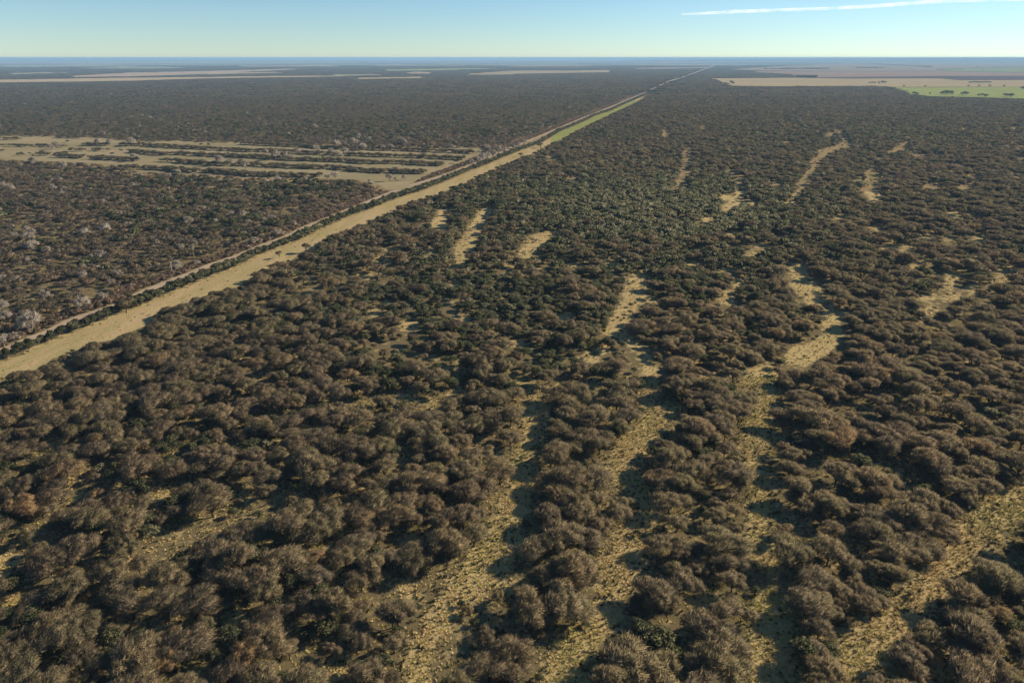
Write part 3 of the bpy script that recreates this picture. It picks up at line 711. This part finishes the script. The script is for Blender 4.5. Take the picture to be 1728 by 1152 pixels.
# hedge between firebreak and road, and rosy brush beyond the road
def along(line, n, lo, hi, power=1.0):
    """points along a surveyed line, evenly on the ground, pushed up-slope in the picture by lo..hi of the local scale"""
    g = ground_at(*np.array(line, float).T[:2]); d = np.r_[0, np.cumsum(np.hypot(*np.diff(g, axis=0).T))]
    s = rng.uniform(0, d[-1], n); X = np.interp(s, d, g[:, 0]); Y = np.interp(s, d, g[:, 1])
    i = np.clip(np.searchsorted(d, s) - 1, 0, len(g) - 2); t = g[i + 1] - g[i]; t /= np.linalg.norm(t, axis=1)[:, None]
    off = rng.uniform(lo, hi, n)
    return X - t[:, 1] * off, Y + t[:, 0] * off
hx, hy = along(BREAK_TOP, 3000, 0.8, 4.6)
hr = rng.uniform(0.7, 1.2, len(hx)); hh = hr * rng.uniform(1.05, 1.6, len(hx))
ok = ~covers(hx, hy, 2.0 * hh, 0.9 * hr, closed, 1.0)
um = rng.random(len(hx)) < 0.22
add('green', hx[ok & ~um], hy[ok & ~um], hr[ok & ~um], hh[ok & ~um]); add('olive', hx[ok & um], hy[ok & um], hr[ok & um], hh[ok & um])
bx, by = along(ROAD[:32], 4200, 1.8, 10.0)
brr = rng.uniform(0.75, 1.6, len(bx)); ok = ~covers(bx, by, 1.9 * brr, 1.4 * brr, closed, 1.0)
add('rosy', bx[ok], by[ok], brr[ok], brr[ok])
# hedgerows in the pasture
for line, dn in zip(ROWS, ROW_DENS):
    g = ground_at(*np.array(line, float).T); ln = np.hypot(*np.diff(g, axis=0).T).sum()
    X, Y = along(line, int(ln * dn), -5, 5)
    kn = vnoise(X, Y, 35, 9) > np.where(project(X, Y, 0)[0] > 300, 0.08, 0.26)
    X, Y = X[kn], Y[kn]; q = rng.random(len(X))
    r1 = rng.uniform(0.5, 0.95, len(X))
    for kd, m_ in (('bare', q < 0.25), ('warm', (q >= 0.25) & (q < 0.68)), ('green', (q >= 0.68) & (q < 0.88)), ('olive', q >= 0.88)):
        add(kd, X[m_], Y[m_], r1[m_] * (0.95 if kd in ('bare', 'warm') else 1.6), r1[m_] * (0.95 if kd in ('bare', 'warm') else 1.6))
# scattered bushes on the pasture's left part
sx = np.array([18,24,30,36,45,53,168,183,204,218,5,115,190,71,110,122,140,340,352,700,770]); sy = np.array([248,248.4,248.2,248.4,248.8,248.8,254,256,256.6,257,257,241,263,259.5,232.5,232.5,234.5,247,247.5,277,276])
p = ground_at(sx, sy); add('green', p[:, 0], p[:, 1], np.full(len(sx), 1.3), np.full(len(sx), 1.3))
p = ground_at(np.array([471.5, 517, 679, 912, 878, 100, 135]), np.array([435.5, 426, 282.5, 249.5, 265, 233, 233])); add('bare', p[:, 0], p[:, 1], np.array([0.45, 0.8, 0.9, 0.9, 0.75, 1, 1]), np.array([0.75, 1.0, 1.0, 1.25, 1.0, 0.9, 0.9]))

p = ground_at(np.array([1378,1372,1392,1370,1398,1425,1445,1412,1382,1366,1378,1432]), np.array([1078,1118,1150,1056,1046,1030,1010,1008,1030,1140,1165,985])); add('bare', p[:, 0], p[:, 1], rng.uniform(0.6, 1.0, 12), rng.uniform(0.6, 0.95, 12))
p = ground_at(np.array([1370,1352,1382,1110,1092,1128,1640,1600]), np.array([1128,1098,1100,1102,1090,1118,1118,1085])); add('green', p[:, 0], p[:, 1], np.array([1.3,1.0,0.9,1.9,1.5,1.4,1.4,1.2]), np.array([1.1,.9,.8,1.6,1.3,1.2,1.2,1.0]))
PALE = [(87,254,1.0),(95,251.5,1.15),(167,245.5,1.1),(186,246,1.0),(222,247,1.2),(227,272.5,1.2),(372,279.5,1.25),(388,278.5,.85),(408,278.5,.9),(415,288,1.15),(467,269.5,1.2),(480,268.5,1.1),
 (502,262,1.0),(533,260.5,1.1),(560,262.5,1.1),(449,261.5,.8),(565,303,1.15),(470,310,1.0),(449,312,1.0),(568,251,1.1),(583,250,1.0),(597,249,1.3),(612,254,1.1),(645,254,1.0),(659,254,1.1),(582,263,1.0),
 (573,267,1.0),(682,247,1.1),(763,255,.9),(820,256,1.3),(657,306,1.1),(668,305,.6),(682,304,.8),
 (806,276,1.0),(815,272.5,1.1),(823,270,1.1),(832,267,1.2),(841,262.5,1.25),(850,259.5,1.15),(866,254.5,1.0),(875,250.5,1.0),(794,279,.9),(828,264,1.0),(884,246,.9),
 (7,320,1.2),(21,325,1.1),(50,410,1.1),(56,425,1.25),(80,431,1.0),(146,402,.95),(180,395,1.2),(173,441,1.0),(217,389,1.0),(201,368,1.0),(175,346,.8),(319,383,1.05),(364,381,.9),(345,358,.7),(411,368,.95),(420,381,.8),
 (447,378,.9),(458,376,1.0),(438,388,.6),(257,384,.7),(241,302,.9),(285,302,.9),(226,318,.9),(108,290,1.05),(57,280,1.15),(469,308,1.0),(290,341,.75),(267,346,.7),(520,334,.7),
 (57,561,1.35),(45,543,1.1),(14,547,.9),(3,531,1.1),(141,525,1.1),(142,473,.8),(188,483,.6),(247,455,.5),(174,511,.8),(38,560,.8),(8,585,1.0),(25,580,.9),(469,402,1.0),(430,415,.9),(245,684,.6)]
pal = np.array(PALE); pg = ground_at(pal[:, 0], pal[:, 1]); pale = [(a, b_, s) for (a, b_), s in zip(pg, pal[:, 2])]
# more of them dotted through the wood behind the pasture
cxy = np.stack([rng.uniform(-20, 1010, 42), 238 - rng.random(42) ** 1.3 * 80], 1); pk = rng.integers(0, 42, 190)
qx = cxy[pk, 0] + rng.normal(0, 16, 190); qy = cxy[pk, 1] + rng.normal(0, 2.0, 190)
mk = (qy < np.interp(qx, *np.array(BREAK_TOP).T) - 8) & ~look(open_near, qx, qy + 2)
for a, b_ in ground_at(qx[mk], qy[mk])[:130]: pale.append((a, b_, rng.uniform(0.55, 1.1)))
qx = rng.uniform(0, 700, 150); qy = rng.uniform(292, 520, 150)
mk = (qy < np.interp(qx, *np.array(ROAD).T) - 6) & ~look(open_near, qx, qy)
for a, b_ in ground_at(qx[mk], qy[mk])[:70]: pale.append((a, b_, rng.uniform(0.45, 0.85)))
qx = rng.uniform(1150, 1720, 14); qy = rng.uniform(175, 330, 14)
for a, b_ in ground_at(qx, qy): pale.append((a, b_, rng.uniform(0.6, 0.9)))

# ------------------------------------------------------------------ individuals and mass
ORD = ['first','second','third','fourth','fifth','sixth','seventh','eighth','ninth','tenth','eleventh','twelfth','thirteenth','fourteenth','fifteenth','sixteenth','seventeenth','eighteenth','nineteenth']
TENS = {2:'twenty',3:'thirty',4:'forty',5:'fifty',6:'sixty',7:'seventy',8:'eighty',9:'ninety'}
def ordinal(i):
    if i < 19: return ORD[i]
    i += 1; t, u = divmod(i, 10)
    if t >= 10: return 'hundred and ' + ordinal(i - 101) if i > 100 else 'hundredth'
    return (TENS[t] + '-' + ORD[u - 1]) if u else TENS[t][:-1] + 'ieth'
LAND = {   # landmarks one can find in the photograph; tracks are counted from the left
 "the first track's foot": (705,1140), "the first track's wide bend": (815,960), "the first track's narrow waist": (878,778), "the first track's forked head": (902,690),
 "the second track's foot": (958,1120), "the second track's middle": (1041,960), "the second track's kink": (1065,810), "the second track's head": (1114,702),
 "the third track's foot": (1308,1080), "the third track's middle": (1281,877), "the third track's bushy bend": (1279,735), "the broad sandy track's foot": (1460,1095),
 "the broad sandy track's bend": (1550,1010), "the broad sandy track's top": (1690,862), "the bottom right corner": (1700,1130), "the bottom left corner": (40,1130),
 "the gap at left edge": (14,950), "the left wood's sunlit gap": (128,837), "the left wood's inner gap": (278,835), "the firebreak's lone small tree": (471,435),
 "the lone pale bush": (245,684), "the firebreak's near end": (40,612), "the nearer utility pole": (138,522), "the farther utility pole": (292,463), "the lower left wood": (330,1060), "the left wood's shadow band": (450,940),
 "the sunlit patch amid scrub": (690,555), "the second track's upper bend": (1062,515), "the third track's upper clearing": (1350,476), "the pale olive thicket": (1190,385), "the firebreak's round tree": (517,425), "the hedged pasture": (500,275), "the firebreak's green stretch": (960,225), "the far right gaps": (1605,480)}
LN = list(LAND); LP = np.array([LAND[k] for k in LN], float)
def side(dx, dy):
    if abs(dx) > 1.6 * abs(dy): return 'right of' if dx > 0 else 'left of'
    if abs(dy) > 1.6 * abs(dx): return 'below' if dy > 0 else 'above'
    return ('lower' if dy > 0 else 'upper') + (' right of' if dx > 0 else ' left of')
used = {}
def labels(kindword, pxs, pys, look_words):
    """one label per thing: its look, then its order of nearness to a landmark on one side"""
    d = np.hypot(pxs[:, None] - LP[None, :, 0], (pys[:, None] - LP[None, :, 1]) * 1.2); near = d.argmin(1)
    key = [(int(near[i]), side(pxs[i] - LP[near[i], 0], pys[i] - LP[near[i], 1])) for i in range(len(pxs))]
    out = [None] * len(pxs); groups = {}
    for i, k_ in enumerate(key): groups.setdefault(k_, []).append(i)
    for (li, sd), ids in groups.items():
        ids.sort(key=lambda i: d[i, li])
        for j, i in enumerate(ids):
            nth = 'nearest' if j == 0 else ordinal(j) + ' nearest'
            out[i] = '%s %s, %s %s %s' % (look_words[i], kindword, nth, sd, LN[li])
    return out
def empty(name, x, y, rz):
    e = bpy.data.objects.new(name, None); link(e); e.location = (x, y, float(zc(x, y))); e.rotation_euler = (0, 0, rz); e.empty_display_size = 0.5
    return e
def plant(name, proto, x, y, sr, sh, rz, label, cat, group, ay=1.0):
    lm, cr, _ = proto
    e = empty(name, x, y, rz); e.scale = (sr, sr * ay, sh)
    if lm is not None: obj('trunk', lm, e)
    obj('crown', cr, e)
    tag(e, label, cat, group); return e

allk = np.concatenate([np.full(len(a[1]), a[0], dtype=object) for a in A])
X = np.concatenate([a[1] for a in A]); Y = np.concatenate([a[2] for a in A]); SR = np.concatenate([a[3] for a in A]); SHh = np.concatenate([a[4] for a in A])
PX, PY, DP = project(X, Y, zc(X, Y) + 1.5); RZ = rng.uniform(0, 6.28, len(X)); AY = np.exp(rng.uniform(-0.42, 0.42, len(X))); PICK = rng.integers(0, 1000, len(X))
DIST = np.hypot(X, Y)
inview = (PX > 4) & (PX < W - 4) & (PY > 0) & (PY < Hpx - 4)
single = np.zeros(len(X), bool)
def size_word(s): return 'low narrow' if s < 0.78 else ('tall broad' if s > 1.06 else 'middling')
for kinds, base, nm, cat, word, grp in ((('bare', 'warm'), 3.5, 'bare_tree', 'tree', 'bare brown tree', 'bare brown trees of the near wood'),
                                   (('green', 'olive'), 1.9, 'evergreen_shrub', 'shrub', 'shrub', 'evergreen shrubs among the bare trees')):
    m_ = np.isin(allk.astype(str), kinds) & inview
    if nm == 'evergreen_shrub': m_ &= SR > 0.5
    ids = np.where(m_)[0]; sz = SR[ids] * base / DP[ids]
    ids = ids[np.argsort(-sz)[:298]]
    if nm == 'bare_tree':                       # the lone trees on the firebreak always count
        lone = [i for i in np.where(allk == 'bare')[0] if min(abs(PX[i] - 471.5) + abs(PY[i] - 431), abs(PX[i] - 517) + abs(PY[i] - 421)) < 3]
        ids = np.unique(np.r_[ids, np.array(lone, int)])
    lw = []
    for i in ids:
        s = size_word(SR[i])
        if nm == 'evergreen_shrub': s = ('small' if SR[i] < 0.85 else 'bushy' if SR[i] > 1.1 else 'rounded') + (' grey-olive' if allk[i] == 'olive' else ' dark green')
        lw.append(s)
    lab = labels(word, PX[ids], PY[ids], lw)
    for i, t in zip(ids, lab):
        pr = PROTO[allk[i]]; plant(nm, pr[PICK[i] % len(pr)], X[i], Y[i], SR[i], SHh[i], RZ[i], t, cat, grp, AY[i])
    single[ids] = True

def mass(name, specs, label):
    meshes = []; pos = []; idx = []; rot = []; scl = []
    for kind, sel in specs:
        pr = PROTO[kind]; base = len(meshes); meshes += [p_[2] for p_ in pr]
        ii = np.where(sel)[0]
        pos.append(np.stack([X[ii], Y[ii], zc(X[ii], Y[ii])], 1)); idx.append(base + PICK[ii] % len(pr)); rot.append(RZ[ii])
        scl.append(np.stack([SR[ii], SR[ii] * AY[ii], SHh[ii]], 1))
    scatter(name, meshes, np.concatenate(pos), np.concatenate(idx), np.concatenate(rot), np.concatenate(scl), label)
rest = ~single; ks = allk.astype(str)
mass('woodland', [('bare', rest & (ks == 'bare') & (DIST < 330)), ('bare_mid', rest & (ks == 'bare') & (DIST >= 330) & (DIST < 900)), ('bare_far', rest & (ks == 'bare') & (DIST >= 900)), ('warm', rest & (ks == 'warm') & (DIST < 380)), ('warm_mid', rest & (ks == 'warm') & (DIST >= 380))],
     'leafless brown woodland stretching away from the foreground')
mass('evergreen_scrub', [('green', rest & (ks == 'green') & (DIST < 330)), ('green_mid', rest & (ks == 'green') & (DIST >= 330)),
                         ('olive', rest & (ks == 'olive') & (DIST < 330)), ('olive_mid', rest & (ks == 'olive') & (DIST >= 330))], 'evergreen scrub scattered through the woodland')
mass('roadside_brush', [('rosy', ks == 'rosy')], 'rosy brown brush lining the dirt road')

# pale leafless trees: every one is a thing
pa = np.array(pale); ppx, ppy, pd = project(pa[:, 0], pa[:, 1], zc(pa[:, 0], pa[:, 1]) + 2)
vis = (ppx > -5) & (ppx < W + 5); pa = pa[vis]; ppx, ppy, pd = ppx[vis], ppy[vis], pd[vis]
lab = labels('pale grey leafless tree', ppx, ppy, ['large' if s > 1.1 else 'small' if s < 0.85 else 'rounded' for s in pa[:, 2]])
for i, (x_, y_, s_) in enumerate(pa):
    pr = PROTO['pale']; s_ = s_ * (1.2 if pd[i] < 620 else 1.6 if pd[i] < 860 else 1.15)
    plant('pale_tree', pr[i % len(pr)], x_, y_, s_ * 1.05, s_ * rng.uniform(0.85, 1.1), rng.uniform(0, 6.28), lab[i], 'tree', 'pale leafless trees')

# the far wood: canopy tiles out to the fields
x, y = sector(48, 1960, 9800, 150)
px, py, dep = project(x, y, zc(x, y)); px2, py2, _ = project(x, y, zc(x, y) + 4.5)
ok = ~look(closed, px, py) & ~look(closed, px2, py2)
far_road = blank(); paint_line(far_road, [(a, b_, max(0.9, 0.02 * (b_ - 94))) for a, b_ in ROAD if a > 1040])
for dx in (-22, 0, 22):
    for dz in (0, 5): q_ = project(x + dx, y, zc(x, y) + dz); ok &= ~look(far_road, q_[0], q_[1])
x, y = x[ok], y[ok]
scatter('far_woodland', TILES, np.stack([x, y, zc(x, y)], 1), rng.integers(0, 6, len(x)), rng.integers(0, 4, len(x)) * math.pi / 2, np.stack([np.full(len(x), 1.0)] * 2 + [rng.uniform(0.9, 1.15, len(x))], 1), 'far brown woodland fading towards the horizon')

# grass tussocks on open ground near the camera
x, y = sector(0.50, 70, 210, 4); px, py, dep = project(x, y, 0)
m_ = look(open_near, px, py); edge = look(open_near, px + 14, py) | look(open_near, px - 14, py) | look(open_near, px, py + 12)
cl = vnoise(x, y, 2.3, 21)
k1 = (m_ & (rng.random(len(x)) < 0.15 + 0.75 * cl)) | (edge & (rng.random(len(x)) < 0.25)) | (rng.random(len(x)) < 0.28)
x1, y1 = x[k1], y[k1]
xb, yb = sector(1.0, 210, 430, 4); px, py, dep = project(xb, yb, 0)
k2 = (look(open_near, px, py) & (rng.random(len(xb)) < 0.3 + 0.6 * vnoise(xb, yb, 3, 22))) | (rng.random(len(xb)) < 0.03)
x1 = np.r_[x1, xb[k2]]; y1 = np.r_[y1, yb[k2]]
fb = np.interp(project(x1, y1, 0)[0], *np.array(BREAK_BOT, float).T); fpx, fpy, _ = project(x1, y1, 0)
onbreak = (fpy < fb + 6) & (fpx < 900)
k3 = ~onbreak | (rng.random(len(x1)) < 0.25); x1, y1 = x1[k3], y1[k3]
tpx, tpy, _ = project(x1, y1, 0); dk = rng.random(len(x1)) < np.where(look(open_near, tpx, tpy), 0.14, 0.35); s = rng.uniform(0.45, 1.25, len(x1))
scatter('grass', STRAW + DARKT, np.stack([x1, y1, zc(x1, y1)], 1), np.where(dk, 4 + rng.integers(0, 3, len(x1)), rng.integers(0, 4, len(x1))), rng.uniform(0, 6.28, len(x1)),
        np.stack([s, s, s * rng.uniform(0.7, 1.2, len(x1))], 1), 'tussocks of dry straw grass along the open tracks')

# ------------------------------------------------------------------ field trees far right
FT = [(1541,159.5,.9),(1545,160.5,.9),(1548,160.8,.7),(1569,159.5,.6),(1588,160,.9),(1592,160,1.2),(1596,160,1.3),(1600,159.8,1.1),(1604,159.5,1.3),(1607,160.5,.7),(1623,161,.9),(1627,160.8,1.2),(1631,160.8,1.0),
      (1651,163,.8),(1657,162.5,.8),(1663,164.5,1.0),(1696,163.5,1.1),(1700,164,1.0),(1705,165,1.2),(1726,152,1.3),(1467,141.5,.8),(1471,141.5,.9),(1476,141.5,.8),(1483,141.5,1.0),(1489,141.5,1.4),(1494,141.5,1.0),
      (1525,146.8,.7),(1561,146.8,.6),(1634,146.8,.8),(1652,146.8,.7),(1670,146.8,.8),(1694,146.8,.8),(1649,114,1.6),(1369,111.5,1.6),(1234,141.5,1.3),(1237,142.5,1.0)]
for i in range(9): FT.append((1636 + i * 4.3, 140.8, 0.95))
ft = np.array(FT); fg = ground_at(ft[:, 0], ft[:, 1])
def fld(i, px, py):
    if py < 120: w = 'lone dark tree on the far pale pasture'
    elif i >= 36: w = 'tall tree in the row on the tan stubble field'
    elif px < 1240: w = 'dark tree at the left corner of the tan field'
    elif py < 144: w = 'dark tree in the clump on the tan field'
    elif py < 148: w = 'small tree on the boundary above the green field'
    else: w = 'dark evergreen tree on the bright green field'
    return w
ws = [fld(i, a, b_) for i, (a, b_, _) in enumerate(FT)]
for i, (a, b_, s_) in enumerate(FT):
    same = sorted(j for j in range(len(FT)) if ws[j] == ws[i]); order = sorted(same, key=lambda j: FT[j][0])
    w = ws[i] + ', ' + ordinal(order.index(i)) + ' from the left' if len(same) > 1 else ws[i]
    pr = PROTO['field']; k_ = 1.6
    plant('field_tree', pr[i % 4], fg[i, 0], fg[i, 1], s_ * k_, s_ * k_, rng.uniform(0, 6.28), w, 'tree', 'dark trees on the far fields')
# shelterbelts too far off to count
def belt(name, line, n, spread, label):
    bx, by = along(line, n, -spread, spread); s_ = rng.uniform(0.8, 1.5, n)
    scatter(name, [p_[2] for p_ in PROTO['green_mid']] + [p_[2] for p_ in PROTO['bare_far']], np.stack([bx, by, zc(bx, by)], 1), rng.integers(0, 9, n), rng.uniform(0, 6.28, n), np.stack([s_ * 2.2, s_ * 2.2, s_ * 2.0], 1), label)
belt('shelterbelt', [(1344,131.5),(1378,131.6)], 160, 15, 'grey scrub belt along the top of the tan field')
belt('shelterbelt', [(1440,108.3),(1470,108.6),(1540,112.3)], 330, 18, 'thin dark windbreak slanting across the far pasture')
belt('shelterbelt', [(1548,112.6),(1570,114.0)], 130, 20, 'short dark windbreak on the far pasture')
belt('shelterbelt', [(1445,115.8),(1490,115.2)], 120, 30, 'low scrub belt on the far pasture')
belt('shelterbelt', [(1290,117.5),(1400,117.0)], 220, 15, 'hedge line across the far right pasture')

# ------------------------------------------------------------------ utility poles, fallen wood
def prism(pts, rad, sides=8): return tube(pts, rad, sides)
def capped(v, t, sides):
    n = len(v); c = v[n - sides:].mean(0); v = np.vstack([v, c]); t2 = [(n - sides + k, n - sides + (k + 1) % sides, n) for k in range(sides)]
    return v, np.vstack([t, t2])
pv, pt = capped(*tube([(0, 0, -0.5), (0, 0, 3.5), (0, 0, 7.6)], [0.17, 0.15, 0.12], 8), 8)
post_me = mesh_np('post', pv, pt, [M['wood']])
def box(cx, cy_, cz, sx_, sy_, sz_):
    v = np.array([(x_, y_, z_) for z_ in (-1, 1) for y_ in (-1, 1) for x_ in (-1, 1)], float) * (sx_ / 2, sy_ / 2, sz_ / 2) + (cx, cy_, cz)
    q = [(0,2,3,1),(4,5,7,6),(0,1,5,4),(2,6,7,3),(0,4,6,2),(1,3,7,5)]
    return v, np.array([t for a, b_, c, d in q for t in ((a, b_, c), (a, c, d))])
arm_me = mesh_np('crossarm', *box(0, -0.17, 7.2, 1.8, 0.1, 0.13), [M['wood']])
ins_me = mesh_np('insulator', *capped(*tube([(0, 0, 0), (0, 0, 0.1), (0, 0, 0.2)], [0.05, 0.07, 0.03], 6), 6), [M['palebark']])
for (px_, py_), lb in zip(((138, 526), (292, 466), (467, 303)), ('nearer pale wooden utility pole beside the dirt road', 'farther pale wooden utility pole beside the dirt road', 'small utility pole at the near edge of the hedged pasture')):
    (x_, y_), = ground_at([px_], [py_]); e = empty('utility_pole', x_, y_, math.radians(16)); obj('post', post_me, e); a_ = obj('crossarm', arm_me, e)
    for dx in (-0.8, 0.0, 0.8):
        i_ = obj('insulator', ins_me, a_); i_.location = (dx, -0.17, 7.265)
    tag(e, lb, 'utility pole', 'utility poles along the road')
def fallen(seed):
    r = np.random.default_rng(seed); P = [tube([(-1.6, 0, 0.12), (-0.3, 0.1, 0.22), (1.0, 0, 0.35)], [0.2, 0.17, 0.11], 7)]
    B = []
    for k in range(6):
        s_ = np.array([r.uniform(0.1, 1.0), 0, 0.3]); e_ = s_ + np.array([r.uniform(0.4, 1.6), r.uniform(-1.3, 1.3), r.uniform(-0.2, 0.8)])
        B.append(tube([s_, (s_ + e_) / 2 + r.normal(0, 0.1, 3), e_], [0.08, 0.055, 0.02], 5))
    return mesh_np('log', *capped(*P[0], 7), [M['deadwood']]), mesh_np('branches', *joined(B), [M['deadwood']])
for i, (px_, py_, lb) in enumerate(((1180, 1042, 'fallen dead tree left of the third grassy track foot'), (1392, 1098, 'fallen dead branch beside the broad sandy track bottom'), (868, 925, 'dead log on the wide bend of the first grassy track'),
                               (1245, 765, 'fallen branch left of the bushy bend on the third track'), (880, 694, 'fallen trunk lying in the fork of the first grassy track'), (1060, 1025, 'dead log beside the middle of the second grassy track'))):
    (x_, y_), = ground_at([px_], [py_]); l_, b_ = fallen(50 + i); e = empty('fallen_tree', x_, y_, rng.uniform(0, 6.28)); obj('log', l_, e); obj('branches', b_, e); tag(e, lb, 'fallen tree')

# ------------------------------------------------------------------ cloud
def cloud():
    line = np.array([(1150,24.5,2),(1185,23.5,5),(1225,21,6.5),(1290,18.5,7.5),(1310,17.5,4.5),(1360,16,6),(1410,14.5,5.5),(1460,11.5,6.5),(1510,8,8),(1550,5,7),(1600,2,6),(1680,0.5,5),(1760,-1,6),(1900,-6,6)], float)
    alt = 3000.0; n, k = 160, 9
    px = np.linspace(1150, 1900, n); py = np.interp(px, line[:, 0], line[:, 1]); w = np.interp(px, line[:, 0], line[:, 2])
    V = []; T = []; UV = []
    for layer in (0, 1):
        base = len(V)
        for i in range(n):
            for j in range(k):
                s_ = j / (k - 1) * 2 - 1
                u = (px[i] - W / 2) / F; v = (Hpx / 2 - (py[i] + s_ * w[i] * 0.6)) / F
                d = np.array([u, cp + v * sp, -sp + v * cp]); z_ = alt + (1 - s_ * s_) * (60 if layer else -40) - CAMZ
                t_ = (alt - CAMZ) / d[2]; V.append((d[0] * t_, d[1] * t_, z_ + CAMZ)); UV.append((i / (n - 1), s_))
        for i in range(n - 1):
            for j in range(k - 1):
                a = base + i * k + j; T.append((a, a + k, a + k + 1, a + 1))
    me = bpy.data.meshes.new('cirrus'); me.from_pydata(V, [], T)
    at = me.attributes.new('streak', 'FLOAT2', 'POINT'); at.data.foreach_set('vector', np.array(UV, np.float32).ravel())
    m, nn, l, out = new_mat('cirrus_wisps')
    a = nn.new('ShaderNodeAttribute'); a.attribute_name = 'streak'
    sep = nn.new('ShaderNodeSeparateXYZ'); l.new(a.outputs['Vector'], sep.inputs[0])
    mp = nn.new('ShaderNodeMapping'); mp.inputs['Scale'].default_value = (14, 1.1, 1); mp.inputs['Rotation'].default_value = (0, 0, 0.1); l.new(a.outputs['Vector'], mp.inputs[0])
    nz = noise(nn, l, mp.outputs[0], 1.6, 5, 0.62)
    ab = nn.new('ShaderNodeMath'); ab.operation = 'ABSOLUTE'; l.new(sep.outputs['Y'], ab.inputs[0])
    edge = mapr(nn, l, ab.outputs[0], 0.0, 1.0, 1.0, 0.0)
    sm = nn.new('ShaderNodeMath'); sm.operation = 'ADD'; l.new(edge, sm.inputs[0]); l.new(mapr(nn, l, nz.outputs[0], 0.3, 0.7, -0.85, 0.35), sm.inputs[1])
    cl_ = mapr(nn, l, sm.outputs[0], 0.05, 0.95, 0.0, 0.36)
    df = nn.new('ShaderNodeBsdfDiffuse'); df.inputs[0].default_value = (0.97, 0.97, 0.97, 1); tr = nn.new('ShaderNodeBsdfTranslucent'); tr.inputs[0].default_value = (0.97, 0.97, 0.97, 1)
    ad = nn.new('ShaderNodeAddShader'); l.new(df.outputs[0], ad.inputs[0]); l.new(tr.outputs[0], ad.inputs[1])
    tp = nn.new('ShaderNodeBsdfTransparent'); mx = nn.new('ShaderNodeMixShader'); l.new(cl_, mx.inputs[0]); l.new(tp.outputs[0], mx.inputs[1]); l.new(ad.outputs[0], mx.inputs[2]); l.new(mx.outputs[0], out.inputs[0])
    me.materials.append(m); o = obj('cloud', me); tag(o, 'thin white streak of cloud in the upper right sky', 'cloud')
cloud()

# ------------------------------------------------------------------ haze: the air between
HAZE_TOP = max(106.0, max((ob.matrix_world @ Vector(c)).z for ob in bpy.data.objects if ob.name.startswith('hills') for c in ob.bound_box) + 5)
def haze():
    v, t = box(0, 0, 0, 2, 2, 2); v = v * (62000, 62000, 1); v[:, 2] = np.where(v[:, 2] > 0, HAZE_TOP, -46.0)
    m, n, l, out = new_mat('haze_air')
    pv_ = n.new('ShaderNodeVolumePrincipled'); pv_.inputs['Color'].default_value = (0.42, 0.70, 0.98, 1); pv_.inputs['Absorption Color'].default_value = (0, 0, 0, 1); pv_.inputs['Density'].default_value = 7.6e-5
    pv_.inputs['Anisotropy'].default_value = 0.0
    l.new(pv_.outputs[0], out.inputs['Volume'])
    o = obj('haze', mesh_np('haze', v, t, [m])); o['kind'] = 'stuff'; o['label'] = 'blue haze in the air over the plain'
haze()
